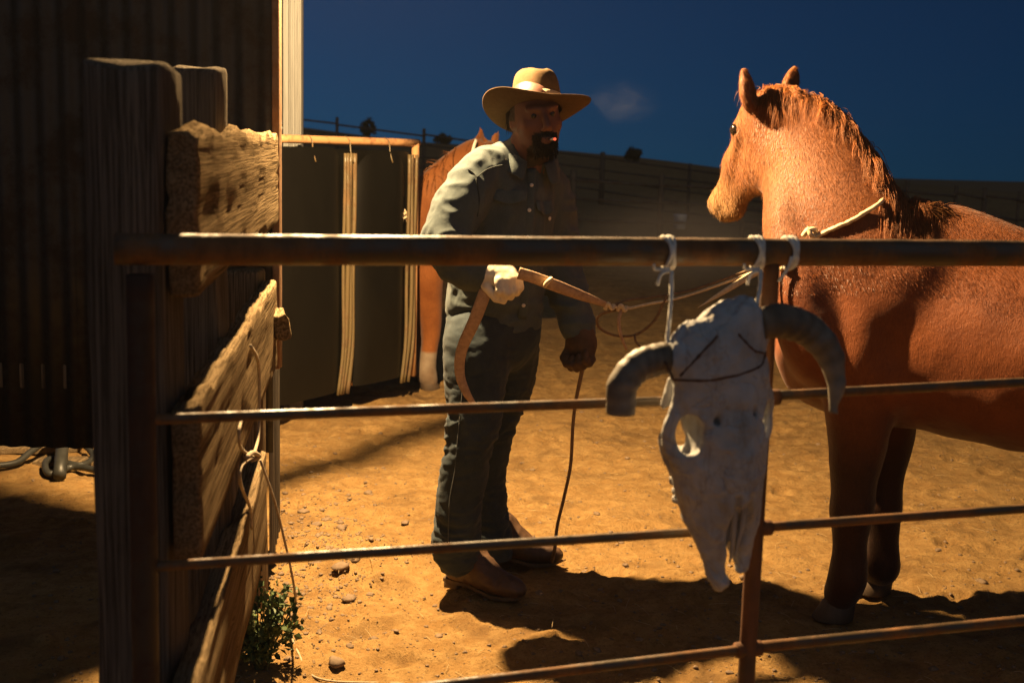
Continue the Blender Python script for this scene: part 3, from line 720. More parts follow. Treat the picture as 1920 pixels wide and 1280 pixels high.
    for k in range(620):
        i = rg.uniform(0, len(crs) - 1.01); j = int(i); p = crs[j] * (1 - i + j) + crs[j + 1] * (i - j); f = i / len(crs)
        p = vol.push(p + A(rg.normal(0, .008), rg.normal(-.012, .016), .026 + rg.normal(0, .006)), .003)
        if f < .30: d = A(-.35 + rg.normal(0, .16), -.62, -.35 + rg.normal(0, .15)); L = rg.uniform(.12, .24)
        elif f < .78: d = A(-.15 + rg.normal(0, .25), -.62, -.15 + rg.normal(0, .2)); L = rg.uniform(.08, .18)
        else: d = A(.05 + rg.normal(0, .2), -.55, -.10 + rg.normal(0, .2)); L = rg.uniform(.12, .21)
        if rg.random() < .07: d = d + A(.4, 0, .6); L *= .45
        d = nz(d); g = [p]; sg = 8; w1, w2 = rg.uniform(0, 6.3), rg.uniform(.25, .6)
        for q in range(sg):
            d = nz(d + A(0, 0, -.30) + A(.10 * math.sin(w1 + q * 1.3), 0, .05 * math.cos(w1 + q))); p = vol.push(p + d * L / sg, .004 + .002 * rg.random()); g.append(p)
        g = np.array(g); tt = np.linspace(0, 1, sg + 1)[:, None]; side = nz(np.cross(g[-1] - g[0], A(0, -1, .2))); nrm = A(0, -1, .15); base_c = A(.27, .092, .022) * rg.uniform(.75, 1.3)
        for q in range(13):
            o1, o2 = rg.normal(0, .0075), abs(rg.normal(0, .0030)); ph = rg.uniform(0, 6.3); cut = rg.uniform(.75, 1.05)
            path = g[0] + (g - g[0]) * cut + side * o1 * (1 - .55 * tt) + nrm * o2 + side * .0022 * np.sin(ph + tt * 9)
            rr = rg.uniform(.0005, .0012) * (1 - tt ** 2) + .0001; rows = np.stack([path + side * rr, path + nrm * rr * .8, path - side * rr], 1).reshape(-1, 3)
            m0 = np.arange(sg)[:, None] * 3 + np.arange(3)[None]; m1 = np.arange(sg)[:, None] * 3 + (np.arange(3)[None] + 1) % 3
            mv.append(rows); mf.append(np.stack([m0, m1, m1 + 3, m0 + 3], -1).reshape(-1, 4) + nv); mc.append(np.tile(base_c * rg.uniform(.8, 1.25), (len(rows), 1))); nv += len(rows)
    mv, mf, mc = np.concatenate(mv), np.concatenate(mf), np.concatenate(mc)
    part('mane', (mv, mf), M_HAIR, ho, True, mc)
    # forelock and wind-blown tuft on the withers
    rt = [P(1415 + rg.normal(0, 10), 172 + rg.normal(0, 3), 4.34) for _ in range(50)]
    fv, ff, fc = strands(rt, [A(-.5, .2, .2) + rg.normal(0, .3, 3) for _ in rt], rg.uniform(.03, .07, 50), rg.uniform(.0006, .0016, 50), 1.6, A(.2, .07, .018), 6)
    part('forelock', (fv, ff), M_HAIR, ho, True, fc)
    rt = [P(1740 + rg.normal(0, 18), 392 + rg.normal(0, 3), 4.00) for _ in range(70)]
    fv, ff, fc = strands(rt, [A(.8, -.2, .12) + rg.normal(0, .2, 3) for _ in rt], rg.uniform(.05, .13, 70), rg.uniform(.001, .0028, 70), .7, A(.27, .115, .034), 8)
    part('withers_tuft', (fv, ff), M_HAIR, ho, True, fc)
    tl = [c(-1.24 + rg.normal(0, .02), rg.normal(0, .03), 1.15) for _ in range(160)]
    fv, ff, fc = strands(tl, [-hd * 1.0 + A(0, 0, -.2) + rg.normal(0, .2, 3) for _ in tl], rg.uniform(.55, .85, 160), rg.uniform(.003, .006, 160), 3.2, A(.2, .08, .025), 9, 8)
    part('tail', (fv, ff), M_HAIR, ho, True, fc)
    fN = N[F].mean(1); fnz = lambda q: fN[:, 2]
    flow = lambda p: np.where((p[:, 2] > 1.05)[:, None], A(.35, 0, -1.0), A(.7, -.2, -.7)) + 0 * p
    ln = lambda p: np.where(p[:, 2] > 1.15, .013, .009) * (1 + .5 * vnoise(p, 6, 3))
    fv, ff, fc = fuzz(V, F, N, lambda q: (q[:, 0] < 1.9) & (q[:, 2] > 1.08 + .10 * vnoise(q, 4, 9)), 80000, ln, flow, 3, col)
    part('winter_coat', (fv, ff), M_HAIR, ho, False, fc, kind='stuff')
    return V, N
HV, HN = horse_near()
# rope round its neck
M_ROPE = m_simple('pale_rope', (0.50, 0.38, 0.22), (0.72, 0.58, 0.38), 120, .85, bstr=.6, bdist=.002)
def twist(pts, r, sub=8, n=8):
    return tube(catmull(pts, sub), r, n, 1, wob=.10)
def hug(u, v, off=.008):
    p_, n_ = onto(HV, HN, u, v, 10); return p_ + n_ * off
nr = [P(1668, 352, 4.13)] + [hug(u, v) for u, v in ((1652, 372), (1620, 391), (1590, 408), (1560, 424), (1530, 440), (1505, 455), (1480, 474), (1462, 500))] + [P(1462, 500, 4.20), P(1500, 440, 4.33), P(1600, 385, 4.30), P(1660, 352, 4.20), P(1668, 352, 4.13)]
rope_n = thing('neck_rope', 'pale rope looped round the near horse\'s neck with a small knot', 'rope', nr[5])
part('loop', twist(nr, .0075), M_ROPE, rope_n)
kn = hug(1516, 444, .016); part('knot', join(tube([kn + A(-.02, 0, -.012), kn + A(-.01, -.012, .006), kn + A(.012, -.01, .010), kn + A(.02, .0, -.004)], .009, 8, 4), tube([kn + A(-.012, -.01, .014), kn + A(.0, -.02, -.006), kn + A(.016, -.006, -.014)], .008, 8, 4)), M_ROPE, rope_n)

# ---------------------------------------------------------------- the far horse behind the man and the rubber panel
def horse_far():
    hd = nz(A(.86, .50, 0)); left = A(-hd[1], hd[0], 0)
    hpos = G(806, 733); O = A(hpos[0], hpos[1], 0) - hd * .10 + left * .14
    c = lambda x, y, z: O + hd * x + left * y + A(0, 0, z)
    ho = thing('horse', 'chestnut horse with white socks behind the man, only neck, ears and foreleg showing', 'horse', O)
    M3 = np.stack([hd, left, A(0, 0, 1)], 1); lo = c(-.4, 0, 0)
    vol = Vol((lo[0] - 1.3, lo[1] - 1.2, -.02), (lo[0] + 1.9, lo[1] + 1.5, 1.85), 0.02)
    for (x, z, rx, ry, rz) in ((.10, .99, .27, .20, .30), (-.10, 1.02, .34, .245, .345), (-.40, .985, .38, .28, .34), (-.72, 1.02, .36, .27, .32), (-.98, 1.08, .32, .26, .28)): vol.ell(c(x, 0, z), (rx, ry, rz), M3, .12)
    vol.cone(c(-.03, 0, 1.33), c(-.25, 0, 1.31), .06, .05, .1)
    hoofs = []
    for sgn, dx in ((-1, 0), (1, .10)):
        leg(vol, [c(.10, .15 * sgn, 1.0), c(.06 + dx * .3, .16 * sgn, .78), c(.08 + dx * .5, .14 * sgn, .58), c(.10 + dx, .14 * sgn, .42), c(.09 + dx, .14 * sgn, .26), c(.07 + dx, .14 * sgn, .13), c(.10 + dx, .14 * sgn, .06)], [.13, .10, .08, .06, .045, .052, .048], .035); hoofs.append(c(.11 + dx, .14 * sgn, 0))
        leg(vol, [c(-.98, .15 * sgn, 1.05), c(-.85, .19 * sgn, .8), c(-1.03, .17 * sgn, .64), c(-1.2 + dx, .15 * sgn, .5), c(-1.17 + dx, .15 * sgn, .3), c(-1.14 + dx, .15 * sgn, .13), c(-1.09 + dx, .15 * sgn, .07)], [.19, .15, .095, .055, .038, .046, .038], .05); hoofs.append(c(-1.06 + dx, .15 * sgn, 0))
    y0 = hpos[1]; pts = [P(806, 440, y0 + .05), P(824, 384, y0 + .10), P(858, 344, y0 + .18), P(890, 312, y0 + .28), P(910, 298, y0 + .36)]
    vol.chain(pts, [.20, .17, .155, .125, .095], .06, left, .6)
    po = P(918, 290, y0 + .38); mz = P(985, 372, y0 + .62); a, s, n = hframe(mz - po, left); H = dict(o=po, a=a, s=s, n=n, q=np.linalg.norm(mz - po) / .52); sculpt_head(vol, H)
    add_ear(vol, P(903, 278, y0 + .33), P(901, 240, y0 + .33), A(.6, -.5, 0), 1.0); add_ear(vol, P(925, 275, y0 + .46), P(934, 246, y0 + .48), A(.6, -.5, 0), 1.0)
    V, F = vol.skin(); V = relax(V, F, 2, .5)
    col = np.tile(COAT_L * .95, (len(V), 1)); k = (V[:, 2] < .27)[:, None] * 1.0; col = col * (1 - k) + SOCK * k
    part('body', (V, F), M_COAT, ho, True, col)
    for h_ in hoofs: part('hoof', hoof(h_, hd, 1.05), M_HOOF, ho)
    rg = np.random.default_rng(4); crs = [P(800, 340, y0 + .05), P(832, 310, y0 + .12), P(866, 282, y0 + .24), P(895, 270, y0 + .34)]; cc = catmull(crs, 20); rt = [cc[rg.integers(len(cc))] + rg.normal(0, .015, 3) for _ in range(260)]
    fv, ff, fc = strands(rt, [A(-.1, -.6, .1) + rg.normal(0, .3, 3) for _ in rt], rg.uniform(.10, .22, 260), rg.uniform(.002, .005, 260), 1.4, A(.24, .09, .025), 12)
    part('mane', (fv, ff), M_HAIR, ho, True, fc)
    hs = [P(893, 262, y0 + .17), P(889, 274, y0 + .13), P(886, 290, y0 + .11), P(890, 310, y0 + .12)]
    solo('halter_strap', tube(hs, .011, 8, 5, left, .4), m_simple('white_webbing', (.7, .62, .5), (.85, .78, .66), 60, .8), 'white halter strap behind the ears of the far horse', 'halter')
horse_far()

# ================================================================== THE SKULL ON THE GATE
M_BONE = None
m, t, b = material('bleached_bone', 0.75, spec=0.3); v = coords(t); n1 = noise(t, v, 9, 6, .65); n2 = noise(t, v, 55, 5, .7); n3 = noise(t, coords(t, (1, 1, .3)), 22, 5, .7)
c = ramp(t, n1, [(.25, (.27, .25, .22)), (.6, (.47, .475, .48))]); c = mix(t, ramp(t, n3, [(.54, 0.0), (.70, .7)]), c, (.22, .155, .10)); su = noise(t, v, 8, 4, .6, .5); c = mix(t, ramp(t, su, [(.492, 0.0), (.499, .5), (.506, 0.0)]), c, (.25, .19, .14)); setc(t, b, c)
p = bump(t, b, n1, .35, .008); p = bump(t, b, n2, .5, .003, p); bump(t, b, ramp(t, su, [(.48, 1.0), (.498, 0.0), (.516, 1.0)]), .6, .002, p); M_BONE = m
m, t, b = material('horn_keratin', 0.55, spec=.35); v = coords(t); n1 = noise(t, v, 12, 6, .7); n2 = noise(t, v, 90, 4, .7)
setc(t, b, mix(t, ramp(t, n1, [(.3, 0.0), (.7, 1.0)]), vcol(t), mix(t, 1.0, vcol(t), (.5, .45, .4), 'MULTIPLY'))); p = bump(t, b, n1, .5, .006); bump(t, b, n2, .5, .002, p); M_HORN = m
M_WIRE = m_rust('rusty_wire', (0.10, 0.06, 0.04), (0.16, 0.07, 0.03), .7, .6)
def cow_skull():
    off = -0.105
    top = gp(1345, 612, off); tip = gp(1372, 1098, off)
    ax = nz(tip - top); L = np.linalg.norm(tip - top)
    yaw = R(9); sx = nz(GDIR * math.cos(yaw) + GN * math.sin(yaw)); sx = nz(sx - ax * np.dot(sx, ax)); sx = nz(sx + ax * (-.0)); fz = np.cross(sx, ax)
    if fz[1] > 0: fz = -fz                                        # face outward, toward the camera side
    M3 = np.stack([sx, ax, fz], 1)
    s = lambda x, l, d: top + sx * x * .79 + ax * (l * L) + fz * d
    sk = thing('cow_skull', 'bleached horned cow skull bound with wire, hanging from the gate by two strings', 'skull', tip)
    vol = Vol(top + A(-.24, -.16, -.56), top + A(.26, .18, .10), 0.0036)
    # cranium and forehead
    vol.chain([s(-.075, .105, 0), s(0, .045, .0), s(.075, -.02, 0)], [.030, .034, .030], .03)          # poll ridge
    vol.ell(s(0, .15, .0), (.088, .085, .045), M3, .03); vol.ell(s(0, .27, .004), (.092, .085, .040), M3, .03)
    vol.ell(s(0, .40, .0), (.084, .09, .038), M3, .03)
    vol.chain([s(0, .42, 0), s(0, .58, .0), s(0, .74, -.004), s(0, .84, -.008)], [.062, .050, .040, .032], .03, fz, .62)   # face bones
    vol.chain([s(0, .40, .028), s(0, .6, .026), s(0, .74, .020)], [.030, .026, .018], .03)             # nasal bones
    for k in (-1, 1):
        vol.cone(s(.068 * k, .05, -.005), s(.105 * k, .075 - .02 * k, -.010), .030, .026, .02)          # horn cores
        vol.chain([s(.075 * k, .22, .0), s(.112 * k, .29, -.004), s(.128 * k, .35, -.012), s(.122 * k, .43, -.018), s(.088 * k, .50, -.012)], [.020, .013, .011, .013, .020], .010)   # orbit rim
        vol.chain([s(.080 * k, .20, -.05), s(.100 * k, .33, -.055), s(.104 * k, .45, -.05), s(.076 * k, .54, -.035)], [.012, .011, .014, .02], .012)              # cheek arch
        vol.cone(s(.120 * k, .41, -.018), s(.106 * k, .43, -.05), .011, .011, .012)
        vol.chain([s(.062 * k, .52, -.02), s(.056 * k, .66, -.035), s(.046 * k, .76, -.03)], [.032, .026, .016], .025)   # upper jaw
        vol.chain([s(.038 * k, .72, -.010), s(.044 * k, .84, -.008), s(.040 * k, .905 - .02 * k, -.004), s(.031 * k, .950 - .020 * k, .0)], [.019, .014, .012, .011], .008)   # premaxilla prongs
        vol.ell(s(.026 * k, .950 - .020 * k, .0), (.017, .016, .009), M3, .008)
    vol.ell(s(0, .30, -.06), (.05, .09, .03), M3, .03)
    for k in (-1, 1):
        vol.ell(s(.094 * k, .370, -.025), (.021, .046, .070), M3, .008, True)                            # eye sockets
        vol.cone(s(.045 * k, .30, .05), s(.047 * k, .335, .034), .006, .008, .006, carve=True)            # foramina
        vol.cone(s(.016 * k, .62, .055), s(.017 * k, .80, .030), .0035, .011, .010, carve=True)          # nasal slits
        vol.cone(s(.018 * k, .76, .04), s(.014 * k, .93, .02), .010, .012, .01, carve=True)
        vol.cone(s(.006 * k, .86, .03), s(.008 * k, .93, -.03), .010, .007, .006, carve=True)
    vol.chain([s(.002, .66, .060), s(0, .78, .030), s(0, .90, .012)], [.007, .021, .019], .006, sx, .85, carve=True)
    vol.ell(s(0, .90, -.02), (.013, .040, .05), M3, .006, True)
    vol.ell(s(0, .62, -.075), (.036, .15, .05), M3, .02, True)
    V, F = vol.skin(); V = relax(V, F, 2, .5); N = vnormals(V, F)
    ck = np.clip(1 - np.abs(vnoise(V + .02 * vnoise(V, 30, 5)[:, None], (22, 22, 7), 19)) / .07, 0, 1) * (vnoise(V, 9, 23) > 0)
    V = V + N * (.0020 * fbm(V, 60, 3, 2) + .0042 * fbm(V, 13, 2, 8) - .0030 * ck)[:, None]
    # ragged torn edge along the poll
    l = ((V - top) @ ax) / L; e2 = np.clip((l - .78) / .15, 0, 1); V = V + (e2 * fbm(V, 38, 3, 15) * .006)[:, None] * ax; e = np.clip((.055 - l) / .05, 0, 1); V = V + (e * fbm(V, 45, 3, 12) * .006)[:, None] * -ax
    part('cranium', (V, F), M_BONE, sk)
    for x in (-.008, .009):
        part('nasal_bone', tube([s(x * 1.4, .60, .040), s(x * 1.5, .72, .032), s(x * .9, .82, .018), s(x * .6, .90, .004)], [.007, .006, .004, .002], 8, 4), M_BONE, sk)
    for k in range(5):
        for sg in (-1,):
            q = s(.088 * sg, .52 + .034 * k, -.055); part('tooth', rbox((.015, .014, .026), .004, .006, lambda V: V + (fbm(V, 70, 2, k) * .003)[:, None], M3[:, [0, 1, 2]], q), M_BONE, sk)
    def horn(pix, rad, nm, lab):
        pts = catmull(np.array([np.append(gp(u, v, off + d), r_) for (u, v, d), r_ in zip(pix, rad)]), 10)
        g = tube(pts[:, :3], pts[:, 3], 18)
        Vv = g[0]; i = np.arange(len(Vv)) // 18; tt = i / i.max()
        ring = .0010 * np.sin(tt * 62 + 4 * vnoise(Vv, 20, 4)) * (1 - .7 * tt) + .0030 * fbm(Vv, 34, 3, 3)
        cen = np.repeat(pts[:, :3], 18, 0); Vv = Vv + (Vv - cen) / np.maximum(np.linalg.norm(Vv - cen, axis=1)[:, None], 1e-6) * ring[:, None]
        cl = np.outer(1 - tt, A(.16, .125, .085)) + np.outer(tt, A(.34, .30, .24)); kk = (tt < .12)[:, None]; cl = np.where(kk, A(.22, .16, .10), cl) * (.86 + .13 * np.sin(tt * 52 + 4 * vnoise(Vv, 18, 8)) + .18 * fbm(Vv, 50, 2, 9))[:, None]
        part(nm, (Vv, g[1]), M_HORN, sk, True, cl, lab)
    horn([(1268, 672, .0), (1232, 674, .0), (1195, 688, .0), (1168, 722, .0), (1164, 776, -.0)], [.025, .029, .0285, .027, .0245], 'horn', 'blunt horn with a sawn-off tip')
    horn([(1425, 610, .0), (1468, 602, .0), (1512, 618, -.0), (1548, 655, -.01), (1566, 705, -.02), (1562, 775, -.03)], [.026, .0305, .030, .026, .019, .008], 'horn', 'curved horn tapering to a point')
    for lp in ([(1262, 712, -.05), (1340, 712, -.072), (1420, 690, -.06), (1436, 660, -.02)], [(1275, 705, -.055), (1310, 668, -.066), (1345, 630, -.05)], [(1385, 626, -.055), (1412, 655, -.06), (1432, 662, -.03)], [(1240, 665, -.02), (1258, 700, -.045), (1262, 712, -.05)]):
        part('wire', tube([gp(u, v, off + d) for u, v, d in lp], .0021, 6, 8, wob=.25), M_WIRE, sk)
cow_skull()
M_STRING = m_simple('white_twine', (.55, .52, .46), (.80, .77, .70), 90, .9, bstr=.5)
def wraps(c, n, rr, dr, amp=.010):
    pts = []
    for k in range(int(n * 10) + 1):
        a = k / 10 * 2 * math.pi; pts.append(c + GDIR * (amp * (k / (n * 10) - .5) + .003 * math.sin(k * 1.7)) + GN * math.cos(a) * rr + A(0, 0, 1) * math.sin(a) * rr)
    return tube(pts, dr, 7, 2)
for (uu, y2, lab) in ((1250, 652, 'white twine tied round the top rail above the sawn-off horn'), (1416, 592, 'white twine tied round the top rail just left of the rusty upright')):
    c = gp(uu, 473.5); e = gp(uu + (0 if uu < 1300 else -2), y2, -.105)
    st_ = thing('hanging_twine', lab, 'twine', e, 'twines holding up the skull')
    part('wrap', wraps(c, 3, .0285, .0038, .014), M_STRING, st_)
    dn = c - A(0, 0, .03) - GN * .026
    part('strand', tube([dn, dn * .6 + e * .4 - GN * .006, dn * .25 + e * .75 - GN * .003, e + A(0, 0, -.008)], .0036, 7, 6, wob=.12), M_STRING, st_)
    part('tail_end', tube([dn + A(-.004, -.004, .0), dn + A(-.020, -.012, -.006), dn + A(-.026, -.014, -.026)], .0034, 6, 4), M_STRING, st_)
    part('tail_end', tube([dn + A(-.004, -.004, .004), dn + A(-.03, -.012, .002), dn + A(-.034, -.016, .012)], .003, 6, 4), M_STRING, st_)
c = gp(1478, 474.5); solo('rail_twine', join(wraps(c, 2.5, .0290, .0042, .012), tube([c + A(.0, -.03, -.004), c + A(-.006, -.032, -.025), c + A(-.022, -.034, -.05)], .003, 6, 4)), M_STRING, 'loose loop of white twine on the top rail, just right of the rusty upright', 'twine')

# ================================================================== THE MAN
def m_cloth(name, c1, c2, weave=420, rough=.9):
    m, t, b = material(name, rough, spec=.15); v = coords(t); n1 = noise(t, v, 7, 6, .65); n2 = noise(t, v, weave, 2, .6); n3 = noise(t, v, 28, 5, .65)
    c = ramp(t, n1, [(.28, c1), (.72, c2)]); c = mix(t, ramp(t, n2, [(.4, .35), (.6, 0.0)]), c, tuple(x * .55 for x in c1)); setc(t, b, c)
    p = bump(t, b, n3, .18, .006); bump(t, b, n2, .3, .0012, p); b.inputs['Sheen Weight'].default_value = .06; return m
M_DENIM = m_cloth('denim_shirt', (0.0504, 0.0662, 0.0706), (0.0900, 0.1094, 0.1116)); M_JEAN = m_cloth('dark_jeans', (0.0203, 0.0296, 0.0374), (0.0484, 0.0624, 0.0702))
M_FELT = m_simple('felt', (0.0831, 0.0498, 0.0233), (0.1076, 0.0673, 0.0333), 60, .95, bstr=.25, bdist=.002, spec=.1)
M_BAND = m_simple('hat_ribbon', (.34, .26, .16), (.44, .35, .23), 30, .75)
M_GLOVE = m_simple('work_glove', (.50, .42, .29), (.78, .70, .54), 22, .85, bstr=.4, bdist=.004)
M_GLOVE_D = m_simple('worn_glove', (.05, .028, .016), (.10, .056, .032), 22, .85, bstr=.4, bdist=.004)
M_BOOT = m_simple('boot_leather', (.045, .023, .012), (.10, .054, .029), 14, .55, bstr=.35, bdist=.004)
M_SOLE = m_simple('boot_sole', (.05, .032, .02), (.12, .08, .045), 20, .8)
m, t, b = material('skin', .55, spec=.35); n = noise(t, coords(t), 40, 4, .6); setc(t, b, mix(t, ramp(t, n, [(.3, 0.0), (.7, .4)]), vcol(t), mix(t, 1.0, vcol(t), (.7, .55, .5), 'MULTIPLY'))); bump(t, b, n, .25, .002); M_SKIN = m
def the_man():
    gr = G(885, 1095); man = thing('person', 'man in wide-brimmed felt hat, denim shirt, jeans and boots, holding a lead strap', 'person', A(gr[0], gr[1], 0))
    lt = nz((.87, .48, 0)); ch = A(lt[1], -lt[0], 0)                       # shoulder line, chest direction
    rsh, rmid, rel, rfo, rwr = P(892, 336, 4.10), P(857, 396, 4.05), P(830, 452, 4.01), P(862, 493, 3.96), P(906, 513, 3.94)
    lsh, lmid, lel, lfo, lwr = P(1026, 354, 4.31), P(1040, 432, 4.34), P(1052, 508, 4.34), P(1074, 578, 4.28), P(1088, 626, 4.24)
    rl = [P(893, 630, 4.18), P(893, 712, 4.16), P(886, 800, 4.13), P(867, 900, 4.14), P(857, 980, 4.15), P(853, 1040, 4.16)]
    ll = [P(955, 630, 4.34), P(950, 715, 4.38), P(926, 800, 4.40), P(912, 890, 4.45), P(913, 960, 4.47), P(918, 1034, 4.48)]
    nb = P(982, 296, 4.21); hc = P(1004, 224, 4.15)
    fd = nz((.30, -.95, -.04)); hup = nz(A(-.15, .02, 1) - fd * np.dot(fd, A(-.15, .02, 1))); hl = np.cross(hup, fd)   # hl: toward his left
    if hl[0] < 0: hl = -hl
    # ---- body, one skin from head to feet under the clothes
    vol = Vol((-.50, 3.70, 0.0), (.50, 4.85, 1.95), .0070); M3 = np.stack([hl, fd, hup], 1)
    h = lambda x, f, u_: hc + hl * x + fd * f + hup * u_
    vol.ell(h(0, -.012, .045), (.077, .098, .092), M3, .02); vol.ell(h(0, .012, -.02), (.070, .082, .085), M3, .03)
    vol.ell(h(0, .030, -.072), (.054, .058, .052), M3, .03); vol.ell(h(0, .068, -.098), (.026, .022, .022), M3, .02)
    for k in (-1, 1):
        vol.ell(h(.045 * k, .050, -.018), (.026, .030, .024), M3, .02)                   # cheek bones
        vol.ell(h(.032 * k, .098, .020), (.022, .016, .013), M3, .008, True)             # eye hollows
        vol.ell(h(.031 * k, .076, .018), (.015, .012, .011), M3, .006)                   # lids
        vol.cone(h(.012 * k, .094, .038), h(.050 * k, .078, .040), .009, .008, .012)      # brow
        vol.ell(h(.076 * k, -.008, .0), (.012, .024, .034), M3, .008); vol.ell(h(.086 * k, .0, .002), (.008, .012, .018), M3, .004, True)
        vol.ell(h(.012 * k, .108, -.030), (.010, .011, .008), M3, .006)                  # nostril wings
    vol.cone(h(0, .092, .030), h(0, .118, -.020), .010, .0135, .010)                      # nose
    vol.ell(h(0, .096, -.056), (.024, .012, .008), M3, .008); vol.ell(h(0, .094, -.070), (.021, .012, .008), M3, .008)
    vol.cone(h(-.02, .104, -.063), h(.02, .104, -.063), .0025, .0025, .003, carve=True)
    vol.chain([h(0, -.02, -.06), (h(0, -.02, -.06) + nb) / 2, nb - A(0, 0, .06)], [.058, .056, .07], .03)
    tor = [P(927, 610, 4.26), P(932, 550, 4.26), P(942, 440, 4.24), P(950, 352, 4.22)]
    vol.chain(tor, [.095, .090, .098, .088], .05, lt, 1.12); vol.cone(rsh, lsh, .045, .045, .04)
    vol.chain([rsh, rmid, rel], [.055, .048, .040], .02); vol.chain([rel, rfo, rwr], [.040, .040, .028], .02)
    vol.chain([lsh, lmid, lel], [.055, .048, .040], .02); vol.chain([lel, lfo, lwr], [.040, .038, .028], .02)
    vol.chain(rl, [.085, .078, .056, .050, .042, .038], .03); vol.chain(ll, [.085, .075, .054, .048, .042, .038], .03)
    V, F = vol.skin(); V = relax(V, F, 2, .4)
    q = (V - hc); x, f_, z = q @ hl, q @ fd, q @ hup
    col = np.tile(A(.135, .058, .037), (len(V), 1))
    red = (np.exp(-((f_ - .10) / .04) ** 2 - ((z + .02) / .03) ** 2) * .5)[:, None]; col = col * (1 - red) + A(.20, .07, .042) * red
    bd = ((z < -.035) & (z > -.15) & (f_ > -.01) & ~((np.abs(x) < .02) & (z > -.075) & (z < -.054)))[:, None] * (np.abs(x) < .050 - .4 * np.clip(z + .085, 0, 1) + .006 * vnoise(V, 70, 3))[:, None]
    col = np.where(bd, A(.022, .014, .010), col); hr = ((z > .0) & (f_ < .02) & (np.abs(q).max(1) < .2))[:, None]; col = np.where(hr, A(.03, .02, .014), col)
    body = part('body', (V, F), M_SKIN, man, True, col)
    for k in (-1, 1): part('eye', lathe(h(.031 * k, .0712, .017), [(.002, 0), (.009, .004), (.011, .010), (.008, .016), (.002, .018)], 12, fd), M_EYE, man)
    rg = np.random.default_rng(21); rt, dr, ln = [], [], []
    for _ in range(620):
        xx = rg.uniform(-.042, .042); zz = rg.uniform(-.116, -.060) if rg.random() < .75 else rg.uniform(-.054, -.044)
        if abs(xx) > .045 and zz < -.115: continue
        ff = .098 - 9.5 * xx * xx - .35 * max(0, -zz - .085); rt.append(h(xx, ff, zz)); dr.append(-hup * 1.0 + fd * .35 + hl * xx * 3 + rg.normal(0, .25, 3)); ln.append(rg.uniform(.008, .020))
    bv, bf, bc = strands(rt, dr, ln, rg.uniform(.0009, .0018, len(rt)), .2, A(.02, .013, .009), 22, 3); part('beard', (bv, bf), M_HAIR, man, True, bc)
    rt = [h(rg.choice((-1, 1)) * rg.uniform(.066, .080), rg.uniform(-.07, -.01), rg.uniform(-.01, .045)) for _ in range(260)] + [h(rg.uniform(-.06, .06), -.098, rg.uniform(-.05, .03)) for _ in range(140)]
    bv, bf, bc = strands(rt, [-hup - fd * .3 + rg.normal(0, .2, 3) for _ in rt], rg.uniform(.02, .05, 400), rg.uniform(.001, .002, 400), .2, A(.03, .02, .013), 23, 3); part('hair', (bv, bf), M_HAIR, man, True, bc)
    # ---- denim shirt
    vol = Vol((-.50, 3.75, .75), (.45, 4.65, 1.72), .0068)
    vol.chain([P(926, 612, 4.26), P(929, 560, 4.26), P(938, 480, 4.25), P(944, 410, 4.235), P(952, 348, 4.22)], [.124, .120, .126, .128, .110], .05, lt, 1.20)
    vol.cone(P(902, 320, 4.12), P(1010, 338, 4.28), .064, .062, .06); vol.cone(P(915, 308, 4.14), nb, .050, .060, .05); vol.cone(P(1008, 328, 4.27), nb, .050, .060, .05)
    vol.chain([rsh, rmid, rel], [.074, .073, .068], .03); vol.chain([rel, rfo, rwr], [.072, .062, .050], .03)
    vol.chain([lsh, lmid, lel], [.078, .073, .067], .03); vol.chain([lel, lfo, lwr], [.067, .058, .048], .03)
    vol.cone(hc - hup * .06, nb + A(.01, -.01, .0), .060, .066, .012, carve=True)         # neck opening
    vol.ell(P(929, 640, 4.26), (.24, .22, .055), None, .008, True)                         # hem
    V, F = vol.skin(); V = relax(V, F, 2, .4); N = vnormals(V, F)
    w0 = V + .02 * np.stack([fbm(V, 9, 2, 4), fbm(V, 9, 2, 5), fbm(V, 9, 2, 6)], 1)
    fold = .62 - np.abs(fbm(V + .04 * np.stack([fbm(V, 5, 2, 1), fbm(V, 5, 2, 2), fbm(V, 5, 2, 3)], 1), (12, 12, 4.2), 2, 41)); fold2 = .62 - np.abs(fbm(V, (7, 7, 19), 2, 51))
    pu, pv, _z = proj(V); slv = np.clip((880 - pu) / 40, 0, 1) + np.clip((pu - 1050) / 25, 0, 1) + np.clip((pv - 520) / 40, 0, 1)
    V = V + N * (.013 * (fold - .3) * (1 - np.clip(slv, 0, 1) * .6) + .013 * (fold2 - .3) * np.clip(slv, 0, 1) + .0015 * fbm(V, 30, 2, 61) + .0045 * (.35 - np.abs(fbm(w0, (24, 24, 11), 2, 65))))[:, None]; N = vnormals(V, F)
    shirt = part('shirt', (V, F), M_DENIM, man)
    M_SEAM = m_cloth('denim_seam', (.02, .026, .028), (.04, .048, .05))
    for sm_ in (((970, 306), (945, 306), (918, 314), (896, 326)), ((896, 326), (902, 350), (905, 380), (903, 410)), ((896, 326), (888, 318), (882, 310))):
        q_ = [onto(V, N, uu, vv, 9) for uu, vv in sm_]; part('seam', tube([p_ + n_ * .0012 for p_, n_ in q_], .0022, 6, 6), M_SEAM, man)
